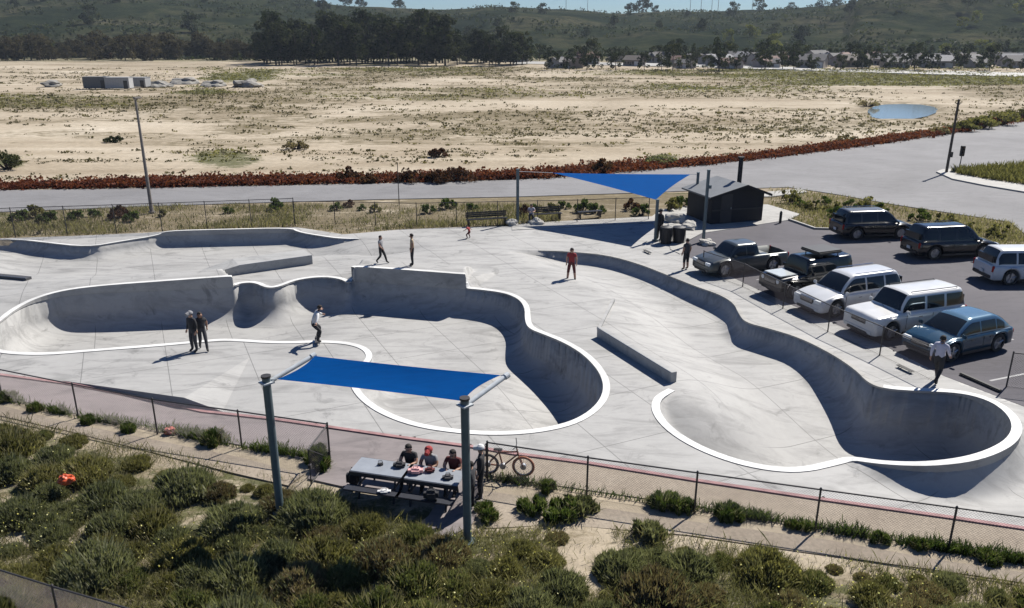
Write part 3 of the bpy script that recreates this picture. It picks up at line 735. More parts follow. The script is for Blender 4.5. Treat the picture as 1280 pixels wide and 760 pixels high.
    def patch(name, x0, x1, v0, v1, off, m, both=False, parent=t, sgn=1, nx_=10, nvv=6, curve=None):
        """surface patch; v in 0..8 along the half section"""
        vs, fs = [], []; vals = list(np.linspace(v0, v1, nvv + 1))
        cols = [(v, 1) for v in vals] + ([(v, -1) for v in vals[::-1]][(1 if abs(v1 - 8) < 1e-6 else 0):] if both else [])
        def pt(x, v, s2):
            P = csec(x); i = min(7, int(v)); f = v - i; y = P[i][0] * (1 - f) + P[i + 1][0] * f; z = P[i][1] * (1 - f) + P[i + 1][1] * f
            return Vector((x, y * s2, z))
        xs2 = np.linspace(x0, x1, nx_ + 1)
        cc = Vector(((cabf + cab_r) / 2, 0, zb_ + .1))
        for x in xs2:
            for v, s2 in cols:
                s3 = s2 * sgn; p = pt(x, v, s3); dx = pt(min(x + .02, cabf), v, s3) - pt(max(x - .02, cab_r), v, s3); dv = pt(x, min(v + .1, 8), s3) - pt(x, max(v - .1, 0), s3)
                nn = dx.cross(dv)
                nn = nn.normalized() if nn.length > 1e-9 else Vector((0, 0, 1))
                if nn.dot(p - cc) < 0: nn = -nn
                vs.append(p + nn * off)
        n2 = len(cols)
        for i in range(nx_):
            for j in range(n2 - 1): fs.append((i * n2 + j, (i + 1) * n2 + j, (i + 1) * n2 + j + 1, i * n2 + j + 1))
        return mesh_obj(name, vs, fs, m, parent, True)
    patch('cabin', cab_r, cabf, 0, 8, 0, roofp or paint, both=True, nx_=34, nvv=16)
    wl_ = cabf - roof_f
    patch('windshield', roof_f + wl_ * .12, cabf - wl_ * .10, 4.9, 8, .008, M['glass'], both=True)
    rl_ = roof_r - cab_r
    patch('rear_window', cab_r + rl_ * .12, cab_r + rl_ * (.85 if rl_ > .3 else .98), 4.9, 8, .008, M['glass'], both=True)
    if kind != 'pickup' and rl_ < .5:
        mb = MB(); mb.box((cab_r - .035, 0, zb_ + Hh * .36), (.10, wb_ * 1.5, Hh * .42), 0, .02); mb.build('rear_glass', M['glass'], t)
    xw0, xw1 = roof_f + wl_ * .70, cab_r + max(.10, rl_ * .55)
    spans = {'pickup': [(0, .52), (.56, 1)], 'suv': [(0, .37), (.40, .70), (.73, 1)], 'boxy': [(0, .34), (.38, .66), (.70, 1)], 'hatch': [(0, .44), (.47, .80), (.83, 1)], 'jeep': [(0, .36), (.40, .66), (.70, 1)]}[kind]
    for s_ in (1, -1):
        for u0, u1 in spans: patch('side_window', xw0 + (xw1 - xw0) * u1, xw0 + (xw1 - xw0) * u0, .45, 2.9, .008, M['glass'], sgn=s_)
    for s_ in (1, -1):
        for x in (xf, xr):
            tl_ = MB(); prof_ = [(-.105, wheel_r - .05), (-.10, wheel_r - .012), (-.07, wheel_r), (.07, wheel_r), (.10, wheel_r - .012), (.105, wheel_r - .05), (.105, wheel_r * .66)]
            yc = (hw - .13) * s_; vs, fs = [], []; N = 24
            for k in range(N):
                a = 2 * math.pi * k / N
                for yy, rr in prof_: vs.append((x + rr * math.cos(a), yc + yy * s_, wheel_r + rr * math.sin(a)))
            m_ = len(prof_)
            for k in range(N):
                for j in range(m_ - 1): fs.append((k * m_ + j, ((k + 1) % N) * m_ + j, ((k + 1) % N) * m_ + j + 1, k * m_ + j + 1))
            tl_.add(vs, fs); tl_.add([vs[k * m_] for k in range(N)], [tuple(range(N))])
            wh = tl_.build('wheel', M['rubber'], t)
            rm = MB(); N2 = 20; yo = yc + .085 * s_; rr = wheel_r * .68
            rm.tube([(x, yc - .02 * s_, wheel_r), (x, yo - .03 * s_, wheel_r)], rr, 20)
            for k in range(5):
                a = 2 * math.pi * k / 5 + .3
                rm.tube([(x + .05 * math.cos(a), yo + .01 * s_, wheel_r + .05 * math.sin(a)), (x + rr * math.cos(a), yo, wheel_r + rr * math.sin(a))], .03, 5)
            rm.tube([(x, yo - .02 * s_, wheel_r), (x, yo + .02 * s_, wheel_r)], .06, 10)
            rm.build('rim', M['alloy'], wh)
        # lamps, mirror, handles
        mb = MB(); mb.box((hl_ - .06, (hw - .30) * s_, hood - .27), (.17, .40, .15), 0, .03)
        if kind == 'jeep': mb = MB(); mb.tube([(hl_ - .06, (hw - .42) * s_, hood - .22), (hl_ + .02, (hw - .42) * s_, hood - .22)], .1, 12)
        mb.build('headlight', M['lamp'], t)
        mb = MB(); mb.box((-hl_ + .04, (hw - .13) * s_, hood - .16), (.12, .12, .34 if kind != 'hatch' else .18), 0, .03); mb.build('taillight', M['tail'], t)
        mb = MB(); mb.box((cabf - .22, (hw + .08) * s_, belt + .07), (.1, .2, .15), 0, .03); mb.build('mirror', paint, t)
        mb = MB()
        for xx in (-.35, .75): mb.box((cab_r + (cabf - cab_r) * .5 + xx, (hw - .008) * s_, belt - .2), (.2, .03, .03), 0, .008)
        mb.build('door_handle', M['trim'] if kind != 'suv' else M['chrome'], t)
        mb = MB(); mb.box((0, (hw - .012) * s_, rk + .03), (xf - xr - 2 * AR - .04, .05, .12), 0, .015); mb.build('sill', M['trim'], t)
        sm = MB()
        for xx in ([cabf - .28, (cabf + cab_r) / 2 + .1, cab_r + .75] if kind != 'pickup' else [cabf - .2, (cabf + cab_r) / 2 - .05]):
            sm.box((xx, (hw - .002) * s_, (rk + belt) / 2 + .06), (.012, .012, belt - rk - .28))
        sm.build('door_gap', M['trim'], t)
    mb = MB(); mb.box((hl_ - .02, 0, rk + .13), (.1, Wd * .84, .2), 0, .04); mb.build('front_bumper', M['trim'] if kind in ('jeep', 'hatch') else paint, t)
    mb = MB(); mb.box((-hl_ + .02, 0, rk + .15), (.12, Wd * .84, .2), 0, .04); mb.build('rear_bumper', M['trim'] if kind in ('jeep', 'suv') else paint, t)
    mb = MB(); mb.box((hl_ - .015, 0, hood - .33), (.08, Wd * .44, .24), 0, .03); mb.box((hl_ + .01, 0, rk + .06), (.1, Wd * .6, .14), 0, .03)
    g_ = mb.build('grille', M['trim'], t)
    mb = MB()
    for k in range(3): mb.box((hl_ + .02, 0, hood - .33 + .05 * k), (.012, Wd * .4, .012))
    mb.build('grille_bar', M['chrome'], g_)
    mb = MB(); mb.box((-hl_ - .005 - (.05 if kind in('jeep','suv') else 0), 0, rk + .28 + (.05 if kind in ('jeep','suv') else 0)), (.02, .31, .16)); mb.build('number_plate', M['plate'], t)
    if rack:
        for s_ in (1, -1):
            mb = MB(); mb.tube([(roof_f - .15, (wt_ - .06) * s_, H - .04), (roof_f - .2, (wt_ - .06) * s_, H + .05), (roof_r + .25, (wt_ - .06) * s_, H + .04), (roof_r + .2, (wt_ - .06) * s_, H - .05)], .018, 6)
            mb.build('roof_rail', M['trim'] if rack == 1 else M['chrome'], t)
    if sunroof:
        mb = MB(); mb.box((roof_f - .55, 0, H - .032), (.62, Wd * .42, .02 + .03), 0, .008); mb.build('sunroof', M['glass'], t)
    if hoodpaint:
        mb = MB(); mb.box((hl_ - .62 * 1.0, 0, belt + .0), ((hl_ - cabf) * .72, Wd * .62, .05), 0, .02); mb.build('hood', hoodpaint, t)
    for s_ in (1, -1):
        mb = MB(); mb.tube([(cabf + .03, .35 * s_ + .3, belt + .03), (cabf - .15, .35 * s_ - .12, belt + .17)], .008, 4); mb.build('wiper', M['trim'], t)
    if extra: extra(t, H, hw, hl_, belt, cab_r, roof_f, roof_r)
    return t
YN = math.atan2(-ed.x, ed.y) + math.pi if False else math.atan2(-en.y, -en.x)
white = carpaint('white_car_paint', (.56, .57, .58), .3); white2 = carpaint('bright_white_car_paint', (.62, .62, .61), .3)
black = carpaint('black_car_paint', (.006, .007, .009), .22); gry = carpaint('grey_green_car_paint', (.055, .065, .066), .35, .2)
blue = carpaint('dark_blue_car_paint', (.02, .06, .10), .22, .3); silver = carpaint('pale_blue_silver_paint', (.3, .35, .4), .3, .3)
car(926, 320, YN - .02, 'small grey pickup truck, parked nearest the plaza', 'pickup truck', gry, kind='pickup', L=5.0, H=1.62, Wd=1.8, hood=.98)
def jeep_extra(t, H, hw, hl_, belt, cab_r, roof_f, roof_r):
    mb = MB(); mb.box((-.75, 0, H + .22), (1.5, 1.3, .16), 0, .05); mb.build('roof_box', M['trim'], t)
    for s_ in (1, -1):
        mb = MB()
        for x in (-1.3, -.3): mb.tube([(x, .55 * s_, H - .06), (x, .55 * s_, H + .16)], .025, 6)
        mb.build('rack_leg', M['trim'], t)
    mb = MB(); mb.tube([(-hl_ - .02, 0, .95), (-hl_ - .25, 0, .95)], .38, 20); mb.build('spare_wheel', M['rubber'], t)
    for s_ in (1, -1):
        mb = MB(); mb.box((1.25, (hw - .05) * s_, .93), (1.0, .3, .08), 0, .03); mb.build('fender', M['trim'], t)
car(1008, 345, YN + .03, 'black off-road vehicle with pale hood and roof box, beside the white wagon', 'jeep', black, kind='jeep', L=4.5, H=1.85, Wd=1.9, hood=1.12, hoodpaint=carpaint('pale_hood_paint', (.5, .53, .52), .35), extra=jeep_extra, wheel_r=.42)
car(1062, 364, YN, 'white rounded suv with dark sunroof, third from the plaza', 'suv', white, kind='suv', L=4.95, H=1.78, sunroof=True, rack=2)
car(1131, 390, YN - .03, 'white boxy suv with roof rails, between a white suv and a dark blue car', 'suv', white2, kind='boxy', L=4.95, H=1.88, Wd=1.95, sunroof=True, rack=1, hood=1.1)
car(1198, 414, YN + .05, 'dark blue crossover with roof coloured pale for sky sheen, nearest the near end of the lot', 'car', blue, kind='hatch', L=4.3, H=1.56, Wd=1.84, hood=.94, roofp=carpaint('painted_sky_sheen', (.10, .19, .27), .2, .3))  # sky sheen on the roof is put in as a paler blue colour
car(1090, 280, YN + math.pi - .25, 'black suv parked alone at the far kerb, nearer the dark hut', 'suv', black, kind='suv', L=4.8, H=1.78, roofp=carpaint('lighter_black_paint', (.03, .032, .035), .4), rack=2)  # cabin shell takes a lighter black than the body
car(1187, 302, YN + math.pi - .22, 'black suv parked at the far kerb right of another black suv', 'suv', black, kind='suv', L=5.0, H=1.85, rack=1)
car(1287, 332, YN + math.pi - .35, 'white suv with bluish side, cut off by the right edge of the picture', 'suv', white, kind='suv', L=4.9, H=1.8, roofp=white2)
# wheel stops and drain covers
M['stop'] = mat('dark_rubber_stop', (.02, .02, .022), .7)
for px, py, ln_, lb in ((1225, 478, 1.5, 'dark wheel stop in the empty bay nearest the bottom of the lot'),):
    c = at(px, py, .05); mb = MB(); mb.box((0, 0, .05), (1.7, .16, .11), 0, .03)
    o = mb.build('wheel_stop', M['stop'], label=lb, category='wheel stop'); o.location = (c.x, c.y, .01); o.rotation_euler.z = math.atan2(ed.y, ed.x)
for px, py, lb in ((1131, 463, 'small dark board lying on the deck beside the walking man in white'), (809, 316, 'small dark object lying on the deck near the rear sail post')):
    c = at(px, py); mb = MB(); mb.box((0, 0, .1), (.74, .2, .015), 0, .006)
    o = thing('skateboard', lb, 'skateboard', (c.x, c.y, .0), math.atan2(ed.y, ed.x))
    mb.build('deck', M['stop'], o)
    for sx in (-.24, .24):
        wb2 = MB()
        for sy in (-.075, .075): wb2.tube([(sx, sy - .016, .045), (sx, sy + .016, .045)], .028, 10)
        wb2.tube([(sx, -.07, .06), (sx, .07, .06)], .012, 6); wb2.build('wheel', M['alloy'], o)

# ---------------------------------------------------------------- kiosk hut
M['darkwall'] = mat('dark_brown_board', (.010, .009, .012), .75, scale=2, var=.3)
M['roofgrey'] = mat('grey_metal_roof', (.15, .16, .17), .6, .2, scale=1)
k0, k1 = at(888, 281), at(952, 276)
hd_ = (k1 - k0).normalized(); hn = Vector((-hd_.y, hd_.x, 0)); Lk = (k1 - k0).length; Dk = 3.2
t = thing('restroom_hut', 'small dark brown hut with low gabled roof and a dark chimney post beside the plaza', 'hut', tuple((k0 + k1) / 2), math.atan2(hd_.y, hd_.x))
h1, h2 = 1.95, 2.5
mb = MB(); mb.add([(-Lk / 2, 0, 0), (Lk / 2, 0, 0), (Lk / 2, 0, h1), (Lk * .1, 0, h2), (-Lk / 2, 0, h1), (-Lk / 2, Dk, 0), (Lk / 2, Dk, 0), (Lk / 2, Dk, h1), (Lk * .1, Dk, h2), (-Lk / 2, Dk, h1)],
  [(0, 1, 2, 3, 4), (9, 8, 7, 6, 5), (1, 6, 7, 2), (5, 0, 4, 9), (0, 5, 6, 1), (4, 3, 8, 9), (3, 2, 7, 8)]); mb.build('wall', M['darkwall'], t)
def slab_(mb, a, b, y0, y1, th=.1):
    mb.add([(a[0], y0, a[1]), (b[0], y0, b[1]), (b[0], y1, b[1]), (a[0], y1, a[1]), (a[0], y0, a[1] + th), (b[0], y0, b[1] + th), (b[0], y1, b[1] + th), (a[0], y1, a[1] + th)],
           [(3, 2, 1, 0), (4, 5, 6, 7), (0, 1, 5, 4), (1, 2, 6, 5), (2, 3, 7, 6), (3, 0, 4, 7)])
rf = MB(); slab_(rf, (-Lk / 2 - .35, h1 - .12), (Lk * .1, h2 + .02), -.35, Dk + .35); slab_(rf, (Lk * .1 + .004, h2 + .02), (Lk / 2 + .35, h1 - .15), -.35, Dk + .35)
rfo = rf.build('roof', M['roofgrey'], t)
fb = MB(); slab_(fb, (-Lk / 2 - .37, h1 - .17), (Lk * .1, h2 - .03), -.40, -.352, .17); slab_(fb, (Lk * .1 + .004, h2 - .03), (Lk / 2 + .37, h1 - .2), -.40, -.352, .17); fb.build('fascia', M['darkwall'], rfo)
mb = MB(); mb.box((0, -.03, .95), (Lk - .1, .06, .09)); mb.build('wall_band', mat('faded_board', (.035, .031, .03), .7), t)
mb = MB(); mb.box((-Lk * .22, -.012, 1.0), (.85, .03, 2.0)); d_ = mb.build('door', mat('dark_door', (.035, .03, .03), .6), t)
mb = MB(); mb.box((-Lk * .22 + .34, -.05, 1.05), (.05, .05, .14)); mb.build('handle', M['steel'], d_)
mb = MB(); mb.tube([(Lk * .25, 1.6, 2.0), (Lk * .25, 1.6, 4.1)], .16, 10); mb.tube([(Lk * .25, 1.6, 4.1), (Lk * .25, 1.6, 4.2)], .22, 10); mb.build('chimney', M['darkwall'], t)

# ---------------------------------------------------------------- poles
def street_light(px, pyb, pyt, label):
    b = at(px, pyb); h = at_h(px, pyb, pyt)
    t = thing('street_lamp', label, 'street lamp', tuple(b))
    mb = MB(); mb.tube([(0, 0, -.2), (0, 0, .4), (0, 0, h)], [.17, .13, .07], 10); mb.tube([(0, 0, 0), (0, 0, .12)], .22, 10); mb.build('pole', M['conc_pole'], t)
    mb = MB(); mb.tube([(0, 0, h - .15), (.25, -.3, h + .1), (.5, -.8, h + .16)], .045, 8); mb.build('arm', M['conc_pole'], t)
    mb = MB(); mb.box((.58, -1.0, h + .17), (.26, .6, .12), R(-22), .04); mb.build('lamp_head', M['conc_pole'], t)
    return t
M['conc_pole'] = mat('grey_concrete_pole', (.2, .18, .165), .8)
street_light(190, 266, 124, 'tall grey street lamp beside the road at left')
M['wood'] = mat('dark_wood_pole', (.07, .055, .045), .9)
def pole(px, pyb, pyt, r, label, name='utility_pole', cat='pole', cross=False, m=None, zb=0):
    b = at(px, pyb, zb); h = at_h(px, pyb, pyt, zb)
    t = thing(name, label, cat, tuple(b))
    mb = MB(); mb.tube([(0, 0, -.3), (0, 0, h)], [r, r * .75], 8); mb.build('pole', m or M['wood'], t)
    return t, h
t, h = pole(1183, 215, 124, .13, 'slender dark utility pole on the corner of the green median', zb=.13)
mb = MB(); mb.box((0, 0, h - .4), (.1, .5, .1)); mb.build('bracket', M['wood'], t)
mb = MB(); mb.box((.15, 0, 1.6), (.28, .22, .5), 0, .03); mb.build('meter_box', M['galv'], t)
t, h = pole(1199, 212, 184, .05, 'short post with a dark signal head beside the median', 'signal_post', 'traffic signal', zb=.15, m=M['galv'])
mb = MB(); mb.box((0, 0, h - .35), (.36, .3, .95), 0, .04); sg = mb.build('signal_head', M['trim'], t)
for k in range(3):
    mb = MB(); mb.tube([(0, -.15, h - .05 - .3 * k), (0, -.24, h - .05 - .3 * k)], .1, 10); mb.build('lens', mat('unlit_lens', (.05, .03, .02), .3), sg)
t, h = pole(499, 256, 203, .035, 'thin grey sign post on the verge in the middle of the road edge', 'sign_post', 'post', m=M['galv'])
mb = MB(); mb.box((0, .03, h - .2), (.05, .02, .4)); mb.build('sign_plate', M['galv'], t)
t, h = pole(736, 206, 200, .03, 'small dark marker stake in the sandy field', 'marker_stake', 'stake')
# ---------------------------------------------------------------- plaza furniture
def bench(p0, p1, label, m, back=True):
    a, b = at(*p0), at(*p1); L = (b - a).length; d = b - a
    t = thing('park_bench', label, 'bench', tuple((a + b) / 2), math.atan2(d.y, d.x)); 
    mb = MB()
    for k in range(3): mb.box((0, -.14 + .14 * k, .45), (L, .12, .04), 0, .008)
    mb.build('seat', m, t)
    if back:
        mb = MB()
        for k in range(3): mb.box((0, .27, .58 + .13 * k), (L, .03, .11), 0, .008)
        mb.build('backrest', m, t)
    for s_ in (-1, 1):
        mb = MB(); mb.box((s_ * (L / 2 - .15), 0, .22), (.06, .42, .44)); 
        if back: mb.box((s_ * (L / 2 - .15), .3, .5), (.05, .05, .9))
        mb.build('leg', m, t)
    return t
M['blackmetal'] = mat('black_metal', (.015, .015, .018), .5)
bench((583, 283), (634, 280), 'long black bench backing on the verge fence, left of the sail post', M['blackmetal'])
bench((664, 276), (702, 274), 'black bench behind the shaded plaza, right of the left sail post', M['blackmetal'])
bench((722, 273), (752, 271), 'short black bench half hidden behind the triangular sail', M['blackmetal'], False)
def bin_(px, py, label, r=.3, h=.95, m=None):
    b = at(px, py); t = thing('trash_bin', label, 'trash bin', tuple(b))
    mb = MB(); mb.tube([(0, 0, .02), (0, 0, h)], [r * .85, r], 14)
    for k in range(14): mb.box((r * math.cos(k * math.pi / 7), r * math.sin(k * math.pi / 7), h / 2), (.03, .03, h * .9), k * math.pi / 7)
    mb.build('bin_body', m or M['blackmetal'], t)
    mb = MB(); mb.tube([(0, 0, h), (0, 0, h + .08), (0, 0, h + .14)], [r * 1.05, r * 1.0, r * .4], 14); mb.build('bin_lid', m or M['blackmetal'], t)
bin_(832, 304, 'round black trash bin just right of the front sail post', .38)
bin_(848, 303, 'second black trash bin standing right beside the first one by the sail post', .4, .9)
M['stone'] = mat('pale_boulder', (.40, .385, .35), .9, var=.2, scale=1.5)
def boulder(px, py, r, label, m=None, name='boulder', flat=.6):
    b = at(px, py); bm = bmesh.new(); bmesh.ops.create_icosphere(bm, subdivisions=3, radius=1)
    sd_ = random.random() * 50
    for v in bm.verts:
        k = .75 + .5 * mnoise.noise(v.co * 1.1 + Vector((sd_, 0, 0))) + .15 * mnoise.noise(v.co * 3 + Vector((0, sd_, 0)))
        v.co = Vector((v.co.x * k * r, v.co.y * k * r, v.co.z * k * r * flat))
    me = bpy.data.meshes.new(name); bm.to_mesh(me); bm.free(); me.materials.append(m or M['stone'])
    o = bpy.data.objects.new(name, me); o.location = (b.x, b.y, gz(b.x, b.y) + r * flat * .35 if b.y > 60 or b.y < 24 else r * flat * .4)
    finish(o, None, dict(label=label, category='rock')); return o
boulder(640, 281, .55, 'pale flat boulder at the foot of the left sail post'); boulder(670, 280, .6, 'pale boulder in front of the black bench by the left sail post')
boulder(846, 277, .85, 'large pale boulder behind the trash bins'); boulder(862, 286, .75, 'pale boulder between the trash bins and the right sail post'); boulder(868, 268, .6, 'pale boulder just left of the dark hut')
boulder(838, 289, .6, 'pale boulder touching the back of the trash bins'); boulder(884, 306, .55, 'pale boulder at the foot of the right sail post')
for px, py, lb in ((975, 279, 'short dark bollard at the kerb corner right of the hut'), (1197, 0, None)):
    if lb:
        b = at(px, py); mb = MB(); mb.tube([(0, 0, 0), (0, 0, .75), (0, 0, .85)], [.09, .09, .03], 10); o = mb.build('bollard', M['blackmetal'], label=lb, category='bollard'); o.location = b
# ---------------------------------------------------------------- people
def pm(name, c, r=.85): return mat(name, c, r, var=.12, scale=8)
PM = dict(skin=pm('skin', (.38, .22, .155), .6), skin2=pm('tan_skin', (.24, .13, .085), .6), black=pm('black_cloth', (.018, .018, .021)), white=pm('white_cloth', (.55, .55, .55)), dgrey=pm('charcoal_cloth', (.04, .04, .045)),
          red=pm('red_cloth', (.28, .03, .03)), maroon=pm('maroon_cloth', (.10, .02, .02)), grey=pm('grey_cloth', (.22, .22, .23)), hair=pm('dark_hair', (.014, .01, .008)), shoe=pm('dark_shoe', (.02, .02, .02)), pink=pm('pink_cloth', (.55, .30, .30)), tan=pm('tan_cloth', (.35, .27, .18)), lav=pm('pale_lavender_cloth', (.46, .45, .53)))
STAND = dict(pel=(0, 0, .95), spi=(0, 0, 1.12), che=(0, .01, 1.33), nek=(0, .0, 1.50), hed=(0, .02, 1.60), top=(0, .02, 1.70),
             shl=(-.185, 0, 1.43), ell=(-.25, -.02, 1.16), wrl=(-.26, .06, .92), shr=(.185, 0, 1.43), elr=(.25, -.02, 1.16), wrr=(.26, .06, .92),
             hil=(-.10, 0, .90), knl=(-.12, .03, .50), anl=(-.13, 0, .09), tol=(-.14, .17, .035), hir=(.10, 0, .90), knr=(.12, .03, .50), anr=(.13, 0, .09), tor=(.14, .17, .035))
def pose(**k): d = dict(STAND); d.update(k); return d
WALK = pose(knl=(-.10, .20, .52), anl=(-.10, .32, .10), tol=(-.10, .48, .06), knr=(.10, .02, .50), anr=(.10, -.30, .14), tor=(.11, -.16, .04), ell=(-.25, -.12, 1.18), wrl=(-.25, -.12, .94), elr=(.25, .04, 1.17), wrr=(.23, .24, 1.0), pel=(0, 0, .93))
SKATE = pose(pel=(0, -.12, .78), spi=(0, -.06, .96), che=(0, .08, 1.15), nek=(0, .16, 1.31), hed=(0, .21, 1.40), top=(0, .23, 1.50), shl=(-.19, .10, 1.24), shr=(.19, .10, 1.24), ell=(-.42, .12, 1.08), wrl=(-.52, .30, .98), elr=(.42, .06, 1.06), wrr=(.56, .0, .96),
             hil=(-.10, -.12, .74), hir=(.10, -.12, .74), knl=(-.24, .16, .48), knr=(.24, .16, .48), anl=(-.28, 0, .09), anr=(.28, 0, .09), tol=(-.30, .17, .035), tor=(.30, .17, .035))
SIT = pose(pel=(0, 0, .52), spi=(0, .02, .70), che=(0, .08, .90), nek=(0, .12, 1.06), hed=(0, .15, 1.16), top=(0, .17, 1.26), shl=(-.185, .08, 1.0), shr=(.185, .08, 1.0), ell=(-.25, .20, .78), wrl=(-.14, .42, .80), elr=(.25, .20, .78), wrr=(.12, .42, .80),
           hil=(-.10, .02, .50), hir=(.10, .02, .50), knl=(-.13, .43, .50), knr=(.13, .43, .50), anl=(-.13, .42, .09), anr=(.13, .46, .09), tol=(-.13, .58, .035), tor=(.13, .62, .035))
BONES = [('pel','spi'),('spi','che'),('che','nek'),('nek','hed'),('hed','top'),('che','shl'),('shl','ell'),('ell','wrl'),('che','shr'),('shr','elr'),('elr','wrr'),('pel','hil'),('hil','knl'),('knl','anl'),('anl','tol'),('pel','hir'),('hir','knr'),('knr','anr'),('anr','tor')]
RAD = dict(pel=.165, spi=.155, che=.17, nek=.06, hed=.102, top=.088, shl=.085, shr=.085, ell=.058, elr=.058, wrl=.034, wrr=.034, hil=.108, hir=.108, knl=.08, knr=.08, anl=.058, anr=.058, tol=.04, tor=.04)
def person(px, py, yaw, label, P=STAND, sc=1.0, top='black', legs='black', sleeves='short', shorts=False, skin='skin', cap=None, zb=0.0, hair='hair', group=None, loc=None, long_hair=False):
    b = Vector(loc) if loc else at(px, py, zb)
    t = thing('person', label, 'person', tuple(b), yaw, group); t.scale = (sc, sc, sc)
    names = list(P.keys()); V = [Vector(P[k]) for k in names]; ix = {k: i for i, k in enumerate(names)}
    me = bpy.data.meshes.new('skel'); me.from_pydata(V, [(ix[a], ix[b_]) for a, b_ in BONES], [])
    o = bpy.data.objects.new('skel', me); COL.objects.link(o)
    md = o.modifiers.new('s', 'SKIN'); md.branch_smoothing = .4
    sv = me.skin_vertices[0].data
    for k in names: r = RAD[k]; sv[ix[k]].radius = (r * (1.12 if k in ('pel', 'spi', 'che') else 1), r * (.85 if k in ('pel', 'spi', 'che') else 1)); sv[ix[k]].use_root = (k == 'pel')
    o.modifiers.new('u', 'SUBSURF').levels = 1
    bpy.context.view_layer.update()
    dg = bpy.context.evaluated_depsgraph_get(); nm = bpy.data.meshes.new_from_object(o.evaluated_get(dg))
    bpy.data.objects.remove(o)
    vs = [v.co.copy() for v in nm.vertices]; fs = [list(p.vertices) for p in nm.polygons]
    hs_ = Vector(P['hed']); tp = Vector(P['top']); up = (tp - hs_).normalized(); fw = Vector((0, 1, 0)) - up * up.y; fw.normalize(); sd2 = fw.cross(up)
    nb = len(fs)
    xm = MB(); eye = hs_ + up * .02 + fw * .095
    # nose, ears, brow
    xm.tube([hs_ + fw * .085 + up * .03, hs_ + fw * .125 - up * .005, hs_ + fw * .09 - up * .02], [.010, .018, .01], 6)
    for s_ in (1, -1): xm.tube([hs_ + sd2 * .088 * s_ + up * .03, hs_ + sd2 * .104 * s_, hs_ + sd2 * .086 * s_ - up * .03], [.014, .02, .01], 6)
    # hands with five fingers
    for w_, e_ in (('wrl', 'ell'), ('wrr', 'elr')):
        a = Vector(P[w_]); d = (a - Vector(P[e_])).normalized(); s_ = Vector((0, 1, 0)) if abs(d.y) < .8 else Vector((1, 0, 0)); s_ = (s_ - d * s_.dot(d)).normalized(); c_ = d.cross(s_)
        xm.tube([a - d * .02, a + d * .04, a + d * .09], [.024, .036, .03], 8)
        for k, (off, ln2) in enumerate(((-.027, .065), (-.009, .08), (.009, .075), (.027, .06))):
            r0 = a + d * .08 + s_ * off; xm.tube([r0, r0 + d * ln2 * .5 + c_ * .008, r0 + d * ln2 * .9 + c_ * .03], [.0095, .0085, .006], 5)
        r0 = a + d * .03 + s_ * .03; xm.tube([r0, r0 + s_ * .03 + d * .025, r0 + s_ * .035 + d * .06], [.012, .010, .007], 5)
    k0 = len(vs); vs += [Vector(v) for v in xm.v]; fs += [[i + k0 for i in f] for f in xm.f]
    mats = [PM[skin], PM[top], PM[legs], PM['shoe']]
    fm = []
    for i, f in enumerate(fs):
        c = sum((vs[j] for j in f), Vector()) / len(f)
        if i >= nb: fm.append(0); continue
        best, bb, bt = 9, None, 0
        for a, b_ in BONES:
            A, B = Vector(P[a]), Vector(P[b_]); u = max(0, min(1, (c - A).dot(B - A) / (B - A).length_squared)); dd_ = (c - A.lerp(B, u)).length - (RAD[a] * (1 - u) + RAD[b_] * u)
            if dd_ < best: best, bb, bt = dd_, (a, b_), u
        a = bb
        if a in (('nek', 'hed'), ('hed', 'top')): m_ = 0
        elif a[1] in ('tol', 'tor') or (a[1] in ('anl', 'anr') and bt > .93): m_ = 3
        elif a[1] in ('anl', 'anr'): m_ = 0 if shorts and bt > .12 else 2
        elif a[1] in ('knl', 'knr', 'hil', 'hir'): m_ = 2
        elif a[1] in ('wrl', 'wrr'): m_ = 1 if sleeves == 'long' else 0
        elif a[1] in ('ell', 'elr'): m_ = 1 if sleeves == 'long' or bt < .6 else 0
        elif a == ('pel', 'spi') and bt < .35: m_ = 2
        elif a == ('che', 'nek') and bt > .75: m_ = 0
        else: m_ = 1
        fm.append(m_)
    bd = mesh_obj('body', vs, fs, None, t, True, mats=mats, fm=fm)
    # hair cap
    bm = bmesh.new(); bmesh.ops.create_icosphere(bm, subdivisions=3, radius=1)
    ce = hs_ + up * .045 - fw * .012
    for v in bm.verts:
        p = v.co.copy(); q_ = p.y
        w_ = sd2 * p.x * .104 + fw * p.y * .115 + up * p.z * .115
        if p.y > .1 and p.z < .5: w_ *= .62
        if p.z < -.35: w_ *= .8 if not long_hair or p.y > 0 else 1.0; w_ += up * (-.1 if long_hair and p.y < 0 else 0)
        v.co = ce + w_ * (1 + .06 * mnoise.noise(p * 4))
    me = bpy.data.meshes.new('hair'); bm.to_mesh(me); bm.free(); me.materials.append(PM[hair]); me.polygons.foreach_set('use_smooth', [True] * len(me.polygons))
    ho = bpy.data.objects.new('hair', me); COL.objects.link(ho); ho.parent = t
    if cap:
        mb = MB(); N = 14
        for zz, r1, r2 in ((.06, .122, .12), (.10, .12, .10), (.14, .10, .05)): mb.tube([ce + up * (zz - .05), ce + up * (zz - .01)], [r1, r2], N)
        mb.tube([ce + fw * .07 + up * .02, ce + fw * .20 + up * .005], [.09, .07], 8); mb.build('cap', PM[cap], t)
    for s_ in (1, -1):
        mb = MB(); mb.tube([eye + sd2 * .033 * s_ - fw * .012, eye + sd2 * .033 * s_ + fw * .004], .011, 6); mb.build('eye', PM['black'], t)
    return t
